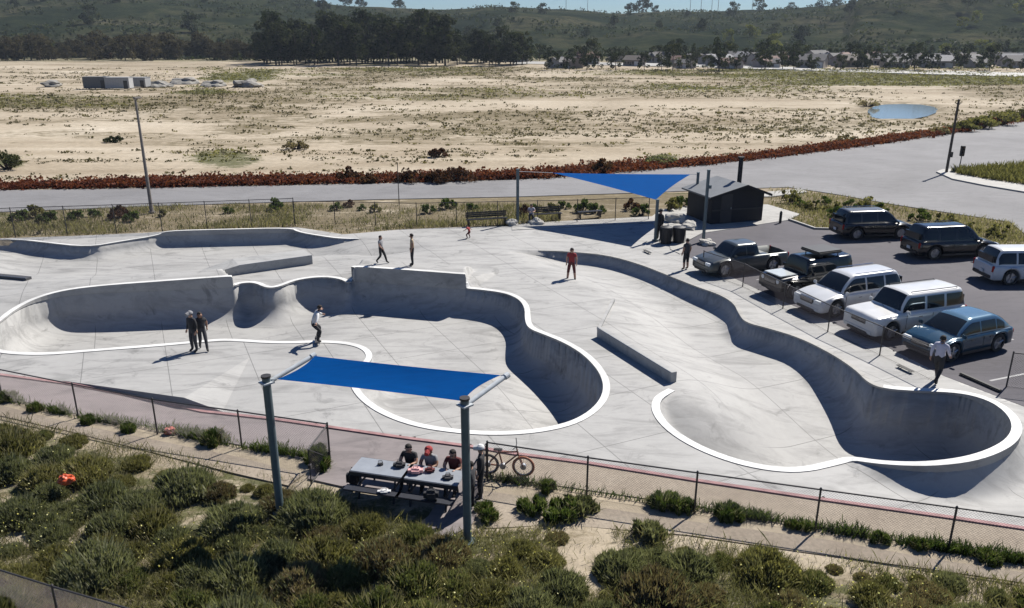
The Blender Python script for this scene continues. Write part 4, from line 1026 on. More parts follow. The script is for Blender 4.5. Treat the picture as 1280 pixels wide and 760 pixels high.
def board(loc, yaw, label, z=0):
    o = thing('skateboard', label, 'skateboard', (loc[0], loc[1], loc[2] + z), yaw)
    mb = MB(); pts = [(-.40, 0, .145), (-.28, 0, .10), (0, 0, .098), (.28, 0, .10), (.40, 0, .145)]
    vs, fs = [], []
    for i, p in enumerate(pts):
        w_ = .06 if i in (0, 4) else .10
        for zz in (0, .012):
            for s_ in (-1, 1): vs.append((p[0], s_ * w_, p[2] + zz))
    for i in range(4):
        a = i * 4; b = a + 4
        fs += [(a, b, b + 1, a + 1), (a + 2, a + 3, b + 3, b + 2), (a, a + 2, b + 2, b), (a + 1, b + 1, b + 3, a + 3)]
    fs += [(0, 1, 3, 2), (16, 18, 19, 17)]
    mb.add(vs, fs); mb.build('deck', PM['dgrey'], o)
    for sx in (-.22, .22):
        w2 = MB()
        for sy in (-.075, .075): w2.tube([(sx, sy - .016, .028), (sx, sy + .016, .028)], .028, 10)
        w2.build('wheel', M['alloy'], o); w2 = MB(); w2.tube([(sx, -.07, .03), (sx, .07, .03)], .012, 6); w2.tube([(sx, 0, .03), (sx, 0, .095)], .02, 6); w2.build('truck', M['steel'], o)
    return o
bcap = 'grey'
person(244, 439, R(150), 'boy in black shirt and grey trousers standing left of his friend on the near lip', STAND, .98, 'black', 'dgrey', cap='grey', sleeves='long')
person(255, 437, R(-150), 'boy in dark brown shirt close against the taller boy on the near lip', WALK, .93, 'black', 'dgrey', skin='skin2')
p = at(397, 429); person(397, 429, R(-75), 'skater in white shirt and black trousers crouching on the lip line', SKATE, .98, 'white', 'black', sleeves='long', loc=(p.x, p.y, .135))
board((p.x, p.y, .025), R(-75), 'skateboard under the crouching skater in the white shirt')
person(477, 329, R(-110), 'person in grey shirt and black trousers walking on the raised far deck', WALK, .86, 'grey', 'black', zb=.72)
person(516, 332, R(100), 'person with bare arms and black trousers standing on the raised far deck', STAND, .98, 'tan', 'black', zb=.72, skin='skin2', sleeves='none')
person(714, 350, R(170), 'child in red shirt and dark red shorts in the right bowl', pose(anl=(-.2, 0, .09), tol=(-.22, .17, .035), anr=(.2, 0, .09), tor=(.22, .17, .035), knl=(-.16, .03, .5), knr=(.16, .03, .5)), 1.0, 'red', 'maroon', shorts=True, zb=-.12)
person(857, 337, R(30), 'person in dark clothes and shorts standing by the fence near the grey pickup', STAND, 1.0, 'dgrey', 'black', shorts=True)
person(1169, 478, R(-50), 'man in white shirt and black trousers walking on the deck below the blue car', WALK, 1.06, 'lav', 'black', hair='hair', sleeves='long')
person(586, 298, R(60), 'small figure in red crouched on the far deck in front of the black bench', SKATE, .55, 'red', 'maroon')
person(662, 277, R(180), 'person in pale blue shirt sitting on the bench by the left sail post', SIT, .95, 'lav', 'dgrey', loc=tuple(at(664, 277)))
person(824, 300, R(120), 'person in black standing against the front post of the triangular sail', STAND, 1.12, 'black', 'black', sleeves='long', cap='black')
# picnic tables
M['tabletop'] = mat('pale_table_top', (.24, .26, .29), .45, var=.12, scale=2); M['tabledark'] = mat('dark_coated_steel', (.018, .02, .028), .5)
def table(px, py, yaw, label, L=1.9):
    b = at(px, py); t = thing('picnic_table', label, 'picnic table', tuple(b), yaw, 'picnic tables under the front canopy')
    mb = MB(); mb.box((0, 0, .75), (L, .78, .05), 0, .015); mb.build('table_top', M['tabletop'], t)
    mb = MB(); mb.box((0, -.40, .70), (L + .02, .02, .12)); mb.box((0, .40, .70), (L + .02, .02, .12)); mb.build('apron', M['tabledark'], t)
    for s_ in (-1, 1):
        mb = MB(); mb.box((0, .72 * s_, .45), (L, .28, .045), 0, .012); mb.build('seat', M['tabledark'], t)
        mb = MB(); x = s_ * (L / 2 - .3)
        mb.tube([(x, -.72, .42), (x, .72, .42)], .03, 8); mb.tube([(x, -.30, .72), (x, -.52, .0)], .03, 8); mb.tube([(x, .30, .72), (x, .52, .0)], .03, 8)
        mb.build('leg', M['tabledark'], t)
    return t
tb1 = at(478, 585, .75); tb2 = at(542, 594, .75); ty = math.atan2(tb2.y - tb1.y, tb2.x - tb1.x)
for tb, lb in ((tb1, 'picnic table with pale top nearer the left post of the canopy'), (tb2, 'picnic table with pale top beside the seated group')):
    t = table(0, 560, ty, lb, 1.62); t.location = (tb.x, tb.y, 0)
tx_ = Vector((math.cos(ty), math.sin(ty), 0)); tn = Vector((-tx_.y, tx_.x, 0)); T1 = Vector((tb1.x, tb1.y, 0)); T2 = Vector((tb2.x, tb2.y, 0))
def sit(T, along, side, off, label, **k):
    p = T + tx_ * along + tn * side * off; return person(0, 500, ty + (math.pi if side > 0 else 0), label, SIT, .98, loc=(p.x, p.y, -.03), **k)
sit(T1, .55, 1, .74, 'dark clad person seated on the far side of the left picnic table', top='black', legs='black')
sit(T2, -.35, 1, .74, 'dark haired child seated at the far side between the two tables', top='grey', legs='black', skin='skin2', cap='red')
sit(T2, .35, 1, .76, 'person in maroon top seated far side of the right table next to a pink bag', top='maroon', legs='black', long_hair=True)
pz = T2 + tx_ * 1.25 + tn * .35; person(0, 500, ty + R(100), 'person in black wearing a white cap standing at the right end of the tables', STAND, .95, 'black', 'black', cap='white', loc=(pz.x, pz.y, 0), sleeves='long')
pz = T2 + tx_ * 1.15 - tn * .25; person(0, 500, ty + R(80), 'person in dark clothes standing close behind the front canopy post', STAND, .85, 'dgrey', 'black', loc=(pz.x, pz.y, 0))
def bag(T, a, n_, s, m, label, z=.775, name='backpack', cat='bag'):
    p = T + tx_ * a + tn * n_; t = thing(name, label, cat, (p.x, p.y, z), ty + .3)
    bm = bmesh.new(); bmesh.ops.create_cube(bm, size=1); bmesh.ops.bevel(bm, geom=bm.edges[:], offset=.25, segments=3, affect='EDGES')
    for v in bm.verts: v.co = Vector((v.co.x * s[0], v.co.y * s[1], (v.co.z + .5) * s[2])) * (1 + .08 * mnoise.noise(v.co * 3))
    me = bpy.data.meshes.new('bag_body'); bm.to_mesh(me); bm.free(); me.materials.append(m); o = bpy.data.objects.new('bag_body', me); COL.objects.link(o); o.parent = t
    mb = MB(); mb.tube([(-.06, 0, s[2] * .95), (-.05, 0, s[2] + .07), (.05, 0, s[2] + .07), (.06, 0, s[2] * .95)], .012, 6); mb.build('handle', m, t); return t
bag(T2, -.5, -.05, (.42, .26, .16), PM['pink'], 'pink bag lying on the left end of the right table')
bag(T2, -.15, .12, (.28, .2, .12), PM['maroon'], 'small maroon bag on the right table')
bag(T1, -.1, .1, (.16, .12, .06), PM['dgrey'], 'small dark pouch on the left table top', name='pouch')
bag(T1, .35, -.72, (.36, .18, .06), PM['white'], 'white folded bag on the near seat of the left table', z=.475, name='folded_bag')
bag(T2, .45, -.1, (.3, .22, .1), PM['dgrey'], 'dark helmet shaped bag on the right end of the right table')
bag(T1, .45, .15, (.34, .24, .14), PM['black'], 'black bag on the left table near its right end')
bag(T2, .2, -.74, (.4, .24, .3), PM['black'], 'black backpack on the near seat of the right table', z=.475)
bag(T1, -.95, .1, (.4, .3, .5), PM['black'], 'black backpack on the ground at the left end of the tables', z=0.0)
# bicycle
def bicycle(px, py, yaw, label):
    b = at(px, py); t = thing('bicycle', label, 'bicycle', (b.x, b.y, 0), yaw)
    fr = mat('orange_brown_frame', (.20, .07, .035), .4)
    for x, nm_ in ((-.52, 0), (.52, 1)):
        r = .33; vs, fs = [], []; N, K = 28, 8
        for i in range(N):
            a = 2 * math.pi * i / N
            for j in range(K):
                c_ = 2 * math.pi * j / K; rr = r - .03 + .035 * math.cos(c_); vs.append((x + rr * math.cos(a), .035 * math.sin(c_), r + rr * math.sin(a)))
        for i in range(N):
            for j in range(K): fs.append((i * K + j, ((i + 1) % N) * K + j, ((i + 1) % N) * K + (j + 1) % K, i * K + (j + 1) % K))
        wh = mesh_obj('wheel', vs, fs, M['rubber'] if nm_ == 0 else mat('orange_tyre_wall', (.32, .10, .04), .6), t, True)
        mb = MB(); mb.tube([(x, -.05, r), (x, .05, r)], .09, 12)
        for k in range(12): a = k * math.pi / 6; mb.tube([(x, 0, r), (x + .27 * math.cos(a), 0, r + .27 * math.sin(a))], .004, 4)
        for k in range(24):
            a = k * math.pi / 12; a2 = a + math.pi / 12; mb.tube([(x + .265 * math.cos(a), 0, r + .265 * math.sin(a)), (x + .265 * math.cos(a2), 0, r + .265 * math.sin(a2))], .018, 4, False)
        mb.build('rim', M['alloy'], wh)
    mb = MB()
    for a, c_ in (((-.52, 0, .33), (-.08, 0, .30)), ((-.08, 0, .30), (-.2, 0, .78)), ((-.2, 0, .74), (.34, 0, .80)), ((-.08, 0, .30), (.36, 0, .72)), ((-.52, 0, .33), (-.19, 0, .74)), ((.33, 0, .88), (.38, 0, .66))): mb.tube([a, c_], .025, 8)
    for s_ in (-1, 1): mb.tube([(.38, .05 * s_, .66), (.52, .055 * s_, .33)], .016, 6)
    mb.build('frame', fr, t)
    mb = MB(); mb.box((-.22, 0, .83), (.26, .13, .05), 0, .02); mb.build('saddle', M['rubber'], t)
    mb = MB(); mb.tube([(.33, 0, .88), (.31, 0, 1.0)], .018, 6); mb.tube([(.26, -.34, 1.05), (.31, -.12, 1.0), (.31, .12, 1.0), (.26, .34, 1.05)], .014, 6); mb.build('handlebar', M['blackmetal'], t)
    mb = MB(); mb.tube([(-.08, -.05, .30), (-.08, .05, .30)], .09, 14); mb.tube([(-.08, .07, .30), (.06, .07, .2)], .012, 5); mb.tube([(-.08, -.07, .30), (-.22, -.07, .4)], .012, 5); mb.build('crank', M['steel'], t)
bb_ = at(613, 552, 1.2); 
bicycle(632, 594, R(-8), 'brown framed bicycle leaning by the open gate at the near fence')
# ---------------------------------------------------------------- foliage
def foliage_mat(name, lo, mid, hi, rough=.75, transl=.4):
    q = NT(name); a = q.attr('tint'); oi = q.n('ShaderNodeObjectInfo')
    f = q.math('ADD', q.math('MULTIPLY', a.outputs['Fac'], .75), q.math('MULTIPLY', oi.outputs['Random'], .3))
    c = q.ramp(f, [(.1, lo), (.5, mid), (.95, hi)])
    q.l(c, q.b.inputs['Base Color']); q.b.inputs['Roughness'].default_value = rough; q.b.inputs['Specular IOR Level'].default_value = .15
    tr = q.n('ShaderNodeBsdfTranslucent'); q.l(q.mix(1.0, c, (1.25, 1.3, .8), 'MULTIPLY'), tr.inputs[0])
    mm = q.n('ShaderNodeMixShader', Fac=transl); q.l(q.b.outputs[0], mm.inputs[1]); q.l(tr.outputs[0], mm.inputs[2]); q.l(mm.outputs[0], q.t.nodes['Material Output'].inputs[0])
    return q.m
def quads(C, size, asp=1.0, up=0.0, r=None):
    """one small leaf face at every centre C; up pulls the leaf towards standing upright"""
    n = len(C); r = r or rng
    a = r.normal(size=(n, 3)); a[:, 2] += up * 2.5 * np.sign(a[:, 2] + 1e-6); a /= np.linalg.norm(a, axis=1)[:, None]
    b = r.normal(size=(n, 3)); b = np.cross(a, b); b /= np.linalg.norm(b, axis=1)[:, None] + 1e-9
    s = (size * r.uniform(.6, 1.35, n))[:, None]
    a = a * s * asp * .5; b = b * s * .5
    v = np.stack([C - a, C + b * .9 - a * .1, C + a, C - b * .9 + a * .1], 1).reshape(-1, 3)
    return v
def quad_obj(name, v, tint, m, parent=None, **tags):
    n = len(v) // 4; me = bpy.data.meshes.new(name)
    me.vertices.add(len(v)); me.vertices.foreach_set('co', v.astype(np.float32).ravel())
    me.loops.add(4 * n); me.loops.foreach_set('vertex_index', np.arange(4 * n, dtype=np.int32))
    me.polygons.add(n); me.polygons.foreach_set('loop_start', np.arange(0, 4 * n, 4, dtype=np.int32))
    me.update(calc_edges=True)
    at_ = me.attributes.new('tint', 'FLOAT', 'POINT'); at_.data.foreach_set('value', np.repeat(np.asarray(tint, np.float32), 4))
    me.materials.append(m); return finish(bpy.data.objects.new(name, me), parent, tags)
def clumps(cs_, rs_, per, size, flat=.8, r=None, asp=1.0, up=0.0):
    r = r or rng; V, T = [], []
    for c, rad in zip(cs_, rs_):
        n = max(4, int(per)); d = r.normal(size=(n, 3)); d /= np.linalg.norm(d, axis=1)[:, None]
        k = r.uniform(.35, 1.0, n) ** .5; p = np.array(c) + d * (k * rad)[:, None] * np.array([1, 1, flat])
        V.append(p); T.append(np.clip(r.normal(r.uniform(.2, .8), .15, n), 0, 1))
    V = np.concatenate(V); return quads(V, np.full(len(V), size), asp, up, r), np.concatenate(T)
M['leaf_dark'] = foliage_mat('dark_tree_leaves', (.010, .016, .010), (.026, .034, .018), (.058, .062, .03))
M['leaf_brown'] = foliage_mat('brownish_tree_leaves', (.022, .018, .012), (.05, .042, .028), (.085, .072, .045))
M['leaf_field'] = foliage_mat('parched_field_scrub', (.05, .045, .024), (.11, .095, .055), (.20, .17, .10))
M['leaf_yel'] = foliage_mat('yellow_green_leaves', (.05, .06, .015), (.11, .12, .03), (.18, .18, .06))
M['leaf_sage'] = foliage_mat('grey_green_scrub_leaves', (.055, .062, .034), (.13, .138, .078), (.24, .24, .15))
M['leaf_green'] = foliage_mat('fresh_green_scrub_leaves', (.04, .05, .018), (.095, .108, .042), (.18, .19, .085))
M['leaf_dry'] = foliage_mat('dry_brown_scrub', (.07, .056, .035), (.17, .135, .085), (.29, .24, .16))
M['leaf_olive'] = foliage_mat('olive_scrub_leaves', (.055, .055, .022), (.14, .132, .055), (.25, .23, .10))
M['leaf_rust'] = foliage_mat('rust_red_groundcover', (.045, .014, .01), (.115, .032, .019), (.20, .072, .038))
M['leaf_maroon'] = foliage_mat('dark_maroon_shrub', (.03, .014, .01), (.065, .03, .02), (.11, .06, .035))
M['grass'] = foliage_mat('dry_green_grass', (.060, .064, .030), (.135, .132, .066), (.27, .24, .145))
M['weed'] = foliage_mat('green_weeds', (.022, .04, .012), (.06, .09, .025), (.13, .16, .05))
M['flower'] = foliage_mat('pale_yellow_flowers', (.5, .45, .1), (.65, .6, .2), (.8, .78, .45))
M['bark'] = mat('dark_bark', (.06, .045, .035), .9, var=.3)
def make_tree(seed, h, wd, m, ncl=26, per=55, leaf=.75, label='', group=None, bare=.25, cat='tree', name='tree'):
    r = np.random.default_rng(seed); t = thing(name, label, cat, (0, 0, -100), 0, group)
    mb = MB(); lean = r.uniform(-.4, .4, 2)
    trunk = [(0, 0, -.5), (lean[0] * .3, lean[1] * .3, h * .3), (lean[0], lean[1], h * .62), (lean[0] * 1.3, lean[1] * 1.3, h * .85)]
    mb.tube(trunk, [h * .022, h * .017, h * .011, h * .004], 7)
    cs_, rs_ = [], []
    for k in range(ncl):
        z = h * (bare + (1 - bare) * r.uniform(.05, .97)); f = (z / h - bare) / (1 - bare); rad = wd * .5 * math.sqrt(max(.05, 1 - (f * 1.7 - .75) ** 2)) * r.uniform(.35, 1.0)
        a = r.uniform(0, 6.28); c = (rad * math.cos(a), rad * math.sin(a), z); cs_.append(c); rs_.append(r.uniform(.1, .19) * wd)
        if k % 2 == 0: mb.tube([(lean[0] * .6, lean[1] * .6, min(z * .75, h * .6)), (c[0] * .6, c[1] * .6, z * .92), c], [h * .008, h * .005, h * .002], 5)
    mb.build('trunk', M['bark'], t)
    v, tn_ = clumps(cs_, rs_, per, leaf, .8, r); quad_obj('crown', v, tn_, m, t); return t
def place_copies(protos, spots, labels=None):
    used = set()
    for i, (k, x, y, z, s, rz) in enumerate(spots):
        o = protos[k] if k not in used else copy_tree(protos[k]); used.add(k)
        o.location = (x, y, z); o.scale = (s, s, s * random.uniform(.9, 1.12)); o.rotation_euler.z = rz
    for k, p in enumerate(protos):
        if k not in used:
            for c in list(p.children): bpy.data.objects.remove(c)
            bpy.data.objects.remove(p)
gA = 'dark trees of the belt beyond the sandy field'; gB = 'brownish trees at the far left of the valley'; gC = 'trees scattered around the distant houses'; gD = 'trees dotted over the far hills'
tA = [make_tree(11 + k, 19, 13, M['leaf_dark'], 34, 60, .95, 'tall dark tree in the belt behind the centre of the field', gA, .12) for k in range(4)]
tB = [make_tree(31 + k, 11, 12, M['leaf_brown'], 26, 55, .8, 'low brownish tree in the row behind the left of the field', gB, .08) for k in range(3)]
tC = [make_tree(41 + k, 9, 8, M['leaf_dark'], 20, 50, .65, 'dark round tree among the far houses on the right', gC, .1) for k in range(2)]
tD = [make_tree(51 + k, 9, 11, M['leaf_dark'], 20, 50, .8, 'small dark tree standing on the far hillside', gD, .05) for k in range(2)]
tE = [make_tree(61 + k, 10, 10, M['leaf_yel'], 22, 50, .7, 'yellow green tree below the far right hill', 'yellow green trees below the far right hill', .1) for k in range(2)]
U = random.uniform
def fx(px, D): return (px - 640) / F * (D * cs + (CH) * sn) 
sp = [(random.randrange(4), fx(px_, D_), D_, 0, U(.6, 1.12) * (.95 if px_ < 560 else .68), U(0, 6)) for px_, D_ in [(330 + 330 * ((k * .618) % 1), U(335, 400)) for k in range(92)]]
place_copies(tA, sp)
sp = [(random.randrange(3), fx(px_, D_), D_, 0, U(.5, 1.1), U(0, 6)) for px_, D_ in [(-90 + 430 * ((k * .618) % 1), U(395, 460)) for k in range(74)]]
place_copies(tB, sp)
sp = [(random.randrange(2), fx(px_, D_), D_, 0, U(.45, 1.1), U(0, 6)) for px_, D_ in [(650 + 720 * ((k * .618) % 1), U(330, 430)) for k in range(50)] + [(690 + 640 * ((k * .618) % 1), U(290, 306)) for k in range(30)]]
place_copies(tC, sp)
sp = []
for k in range(44):
    px_ = -60 + 1450 * ((k * .618) % 1); D_ = U(520, 880); p = hill_at(px_, D_); sp.append((random.randrange(2), p.x, p.y, p.z - .5, U(.6, 1.3), U(0, 6)))
for px_, s_ in ((785, 2.0), (800, 1.2), (915, 1.5), (1000, 1.5), (1030, 1.8), (1018, 1.3), (455, 1.4), (472, 1.3), (515, 1.3), (230, 1.5), (330, 1.6), (950, .9), (350, 1.2), (390, 1.1)):
    p = hill_at(px_, 890 if px_ < 1020 else 715); sp.append((random.randrange(2), p.x, p.y, p.z - 1, s_ * .9, U(0, 6)))
place_copies(tD, sp)
sp = []
for k in range(16):
    px_ = 1130 + 160 * ((k * .618) % 1) if k < 11 else U(880, 960); D_ = U(430, 560); p = hill_at(px_, D_); sp.append((random.randrange(2), p.x, p.y, p.z - .5, U(.6, 1.1), U(0, 6)))
place_copies(tE, sp)
# hillside scrub, one mass
C_, Tn = [], []
for k in range(5200):
    px_, D_ = U(-150, 1450), U(402, 900); p = hill_at(px_, D_)
    if mnoise.noise(Vector((p.x * .012, p.y * .012, 0))) < -.08: continue
    n = 9; s = U(1.0, 2.6); d = rng.normal(size=(n, 3)) * s * np.array([.9, .9, .4]); C_.append(np.array([p.x, p.y, p.z + s * .3]) + d); Tn.append(np.full(n, U(.1, .8)))
C_ = np.concatenate(C_); quad_obj('hill_scrub', quads(C_, np.full(len(C_), 1.7)), np.concatenate(Tn), M['leaf_dark'], kind='stuff')

# ---------------------------------------------------------------- the far settlement
def house(seed, wallc, roofc, label, group):
    t = thing('house', label, 'house', (0, 0, -100), 0, group); Lh, Dh, h1, h2 = 11, 8, 3.1, 5.2
    mw = mat('house_wall', wallc, .85, scale=1); mr = mat('house_roof', roofc, .85, scale=1.5, var=.2)
    mb = MB(); mb.add([(-Lh / 2, -Dh / 2, 0), (Lh / 2, -Dh / 2, 0), (Lh / 2, Dh / 2, 0), (-Lh / 2, Dh / 2, 0), (-Lh / 2, -Dh / 2, h1), (Lh / 2, -Dh / 2, h1), (Lh / 2, Dh / 2, h1), (-Lh / 2, Dh / 2, h1), (-Lh / 2, 0, h2), (Lh / 2, 0, h2)],
        [(0, 1, 5, 4), (1, 2, 6, 9, 5), (2, 3, 7, 6), (3, 0, 4, 8, 7), (4, 5, 9, 8), (6, 7, 8, 9)]); mb.build('wall', mw, t)
    rf = MB()
    for s_ in (1, -1): rf.add([(-Lh / 2 - .5, s_ * (Dh / 2 + .6), h1 - .25), (Lh / 2 + .5, s_ * (Dh / 2 + .6), h1 - .25), (Lh / 2 + .5, s_ * .01, h2 + .08), (-Lh / 2 - .5, s_ * .01, h2 + .08), (-Lh / 2 - .5, s_ * (Dh / 2 + .6), h1 - .07), (Lh / 2 + .5, s_ * (Dh / 2 + .6), h1 - .07), (Lh / 2 + .5, s_ * .01, h2 + .26), (-Lh / 2 - .5, s_ * .01, h2 + .26)],
        [(0, 1, 2, 3), (7, 6, 5, 4), (0, 4, 5, 1), (1, 5, 6, 2), (3, 2, 6, 7), (0, 3, 7, 4)])
    ro = rf.build('roof', mr, t); mb = MB(); mb.box((2.6, 1.2, 5.0), (.8, .8, 1.6)); mb.build('chimney', mw, ro)
    for x, w_, z, h in ((-4, 1.4, 1.6, 1.2), (-1.8, 1.2, 1.6, 1.2), (1.2, 1.2, 1.6, 1.2)):
        mb = MB(); mb.box((x, -Dh / 2 - .01, z), (w_, .06, h)); mb.build('window', M['glass'], t)
    mb = MB(); mb.box((-.4, -Dh / 2 - .01, 1.05), (.95, .06, 2.1)); mb.build('door', M['wood'], t)
    mb = MB(); mb.box((3.6, -Dh / 2 - .01, 1.15), (2.9, .06, 2.3)); mb.build('garage_door', PM['white'], t)
    return t
hp = [house(1, (.30, .28, .26), (.085, .082, .085), 'pale house with grey roof in the estate below the right hill', 'pale houses with grey roofs'),
      house(2, (.20, .17, .145), (.10, .085, .075), 'tan house with brown roof in the estate below the right hill', 'tan houses with brown roofs'),
      house(3, (.27, .24, .23), (.13, .075, .06), 'house with reddish roof in the estate below the right hill', 'houses with reddish roofs'),
      house(4, (.25, .245, .24), (.2, .2, .21), 'house with light grey roof in the estate below the right hill', 'houses with light grey roofs')]
sp = []
for k in range(74):
    px_ = 700 + 150 * ((k * .618) % 1) if k < 6 else 810 + 570 * ((k * .618) % 1)
    D_ = [315, 335, 352, 370, 388][k % 5] + U(-4, 4); sp.append((k % 4 if k % 3 else 0, fx(px_, D_), D_, -.05, U(.6, .9), U(-1.3, 1.3)))
place_copies(hp, sp)
def boxthing(name, cat, px, py, size, yaw, m, label, zoff=0):
    b = at(px, py); t = thing(name, label, cat, (b.x, b.y, zoff), yaw); L_, D_, H_ = size
    mb = MB(); mb.box((0, 0, H_ / 2 + .15), (L_, D_, H_), 0, .05)
    for k in range(int(L_ / .6)): mb.box((-L_ / 2 + .3 + .6 * k, -D_ / 2 - .01, H_ / 2 + .15), (.25, .06, H_ * .9))
    mb.build('container_body', m, t)
    mb = MB(); mb.box((L_ / 2 - .8, -D_ / 2 - .05, H_ * .42), (.9, .06, H_ * .75)); mb.build('door', M['galv'], t)
    mb = MB(); mb.box((0, 0, H_ + .2), (L_ + .15, D_ + .15, .1)); mb.build('roof', m, t); return t
boxthing('site_cabin', 'cabin', 150, 111, (5.5, 2.6, 2.4), .05, mat('dusty_white_cabin', (.36, .36, .36), .7), 'white site cabin beside the rubble heaps in the far left field')
boxthing('site_cabin', 'cabin', 122, 111, (5.2, 2.6, 2.5), .1, mat('grey_cabin', (.12, .125, .13), .7), 'grey site cabin standing left of the white one in the field')
boxthing('site_cabin', 'cabin', 176, 109, (4.0, 2.6, 2.1), -.1, mat('pale_cabin', (.3, .3, .3), .7), 'small pale cabin right of the white site cabin, nearest the rubble')
boxthing('box_trailer', 'trailer', 645, 77, (11.5, 3, 4.2), .0, PM['white'], 'white box trailer parked at the far edge of the field')
boxthing('red_shed', 'shed', 130, 73, (8, 4, 2.8), .0, mat('red_shed_paint', (.2, .05, .035), .7), 'small red shed far off at the left edge of the field')
M['rubble'] = mat('grey_rubble', (.22, .21, .19), .95, var=.3, scale=.8)
for k, (px_, py_, r_, lb) in enumerate(((65, 108, 3.2, 'grey rubble heap leftmost, standing apart from the cabins'), (200, 108, 3.6, 'grey rubble heap just right of the small pale cabin'), (232, 104, 4.2, 'tallest grey rubble heap in the far left field'), (268, 107, 3.6, 'pale rubble heap between the tallest heap and the long one'), (310, 108, 4.6, 'long low rubble heap at the right end of the row'))):
    boulder(px_, py_, r_, lb, M['rubble'], 'rubble_heap', .38)
# highway with verge
sheet('highway', [(640,76.5),(850,79.5),(1000,84),(1280,91),(1500,98),(1500,104),(1280,96),(1000,88),(850,83),(640,79.5)], M['walk'], .05, kind='structure')
for k, px_ in enumerate((838, 850, 862, 869, 886, 907, 919, 700, 724)):
    p = hill_at(px_, 895); t = thing('utility_pole', 'thin pole on the skyline of the far hill', 'pole', tuple(p), 0, 'thin poles along the skyline')
    mb = MB(); mb.tube([(0, 0, -1), (0, 0, 15 + 3 * math.sin(k * 2.1))], [.3, .2], 6); mb.box((0, 0, 13), (3, .25, .25)); mb.build('mast', M['conc_pole'], t)

# ---------------------------------------------------------------- shrubs in the field and at the road
def make_shrub(seed, w_, h, m, ncl, per, leaf, label, group=None, flowers=0, name='shrub', asp=1.6, stems=True, cat='shrub', up=.3, tufty=0):
    r = np.random.default_rng(seed); t = thing(name, label, cat, (0, 0, -100), 0, group); cs_, rs_ = [], []
    mb = MB()
    for k in range(ncl):
        a = r.uniform(0, 6.28); q_ = math.sqrt(r.uniform(0, 1)); rad = w_ * .5 * q_ * .85; z = h * (.25 + .6 * (1 - q_ ** 2) * r.uniform(.5, 1.1)); c = (rad * math.cos(a), rad * math.sin(a), z)
        c = (c[0], c[1], z * r.uniform(.75, 1.2)); cs_.append(c); rs_.append(w_ * r.uniform(.07, .17)); mb.tube([(c[0] * .15, c[1] * .15, -.05), (c[0] * .6, c[1] * .6, z * .6), (c[0], c[1], z)], [.02 * w_, .012 * w_, .004 * w_], 4)
    mb.build('stem', M['bark'], t)
    v, tn_ = clumps(cs_, rs_, per, leaf, h / w_ * 1.2 if h < w_ else 1, r, asp, up); quad_obj('foliage', v, tn_, m, t)
    if tufty:
        nb = tufty; a = r.uniform(0, 6.28, nb); q_ = np.sqrt(r.uniform(0, 1, nb)) * w_ * .5; X0, Y0 = q_ * np.cos(a), q_ * np.sin(a)
        ztop = h * (1.12 - .75 * (q_ / (w_ * .5)) ** 2) * r.uniform(.7, 1.25, nb); lx, ly = np.cos(a) * .12 + r.normal(0, .07, nb), np.sin(a) * .12 + r.normal(0, .07, nb); bw = r.uniform(.004, .011, nb); b2 = r.uniform(0, 6.28, nb); dx, dy = np.cos(b2) * bw, np.sin(b2) * bw
        zb0 = ztop * .45
        v2 = np.stack([np.stack([X0 - dx, Y0 - dy, zb0], 1), np.stack([X0 + dx, Y0 + dy, zb0], 1), np.stack([X0 + dx * .7 + lx * .6, Y0 + dy * .7 + ly * .6, zb0 + (ztop - zb0) * .7], 1), np.stack([X0 + lx, Y0 + ly, ztop], 1)], 1).reshape(-1, 3)
        quad_obj('twigs', v2, r.uniform(.3, 1, nb), M['grass'] if seed % 2 else M['leaf_sage'], t)
    if flowers:
        i = r.integers(0, len(v) // 4, flowers); c = v.reshape(-1, 4, 3).mean(1)[i]; c[:, 2] += .04
        c = c[c[:, 2] > h * .35]; quad_obj('flower', quads(c, np.full(len(c), .045)), r.uniform(0, 1, len(c)), M['flower'], t)
    return t
for i, (px_, py_, w_, h, mm, lb) in enumerate((
    (547, 196, 2.1, 1.0, 'leaf_maroon', 'single dark round shrub alone on the sand in mid field'), (515, 227, 3.0, 1.3, 'leaf_maroon', 'dark maroon shrub at the road edge, left one of the close pair'), (572, 226, 3.4, 1.4, 'leaf_maroon', 'dark maroon shrub at the road edge, right one of the close pair'), (545, 228, 2.6, 1.1, 'leaf_maroon', 'low maroon shrub squeezed between the pair at the road edge'),
    (436, 226, 2.4, 1.2, 'leaf_maroon', 'dark shrub at the road edge, left of the big maroon pair'), (462, 228, 2.0, .8, 'leaf_maroon', 'small dark shrub right beside the shrub left of the maroon pair'), (753, 216, 2.3, 1.5, 'leaf_maroon', 'round dark shrub behind the triangular sail at the road edge'),
    (10, 211, 3.6, 1.7, 'leaf_dark', 'dark green shrub on the sand at the left edge of the field'), (825, 206, 3.4, 1.2, 'leaf_sage', 'grey green shrub on the sand just right above the triangular sail'), (142, 176, 2.5, .8, 'leaf_dark', 'small dark shrub on the sand near the top of the street lamp'), (370, 186, 3.0, 1.0, 'leaf_dry', 'dry shrub beside the green patch in the field'),
    (1172, 168, 3.2, 1.4, 'leaf_dry', 'dry shrub at the road edge left of the utility pole'), (1085, 133, 4, 1.3, 'leaf_dry', 'dry reeds at the left tip of the pond'), (1060, 179, 3, 1.2, 'leaf_dry', 'dry shrub at the road edge midway between sail and pole'))):
    t = make_shrub(200 + i, w_, h, M[mm], 22, 40, .16, lb, asp=1.3); b = at(px_, py_); t.location = (b.x, b.y, gz(b.x, b.y))
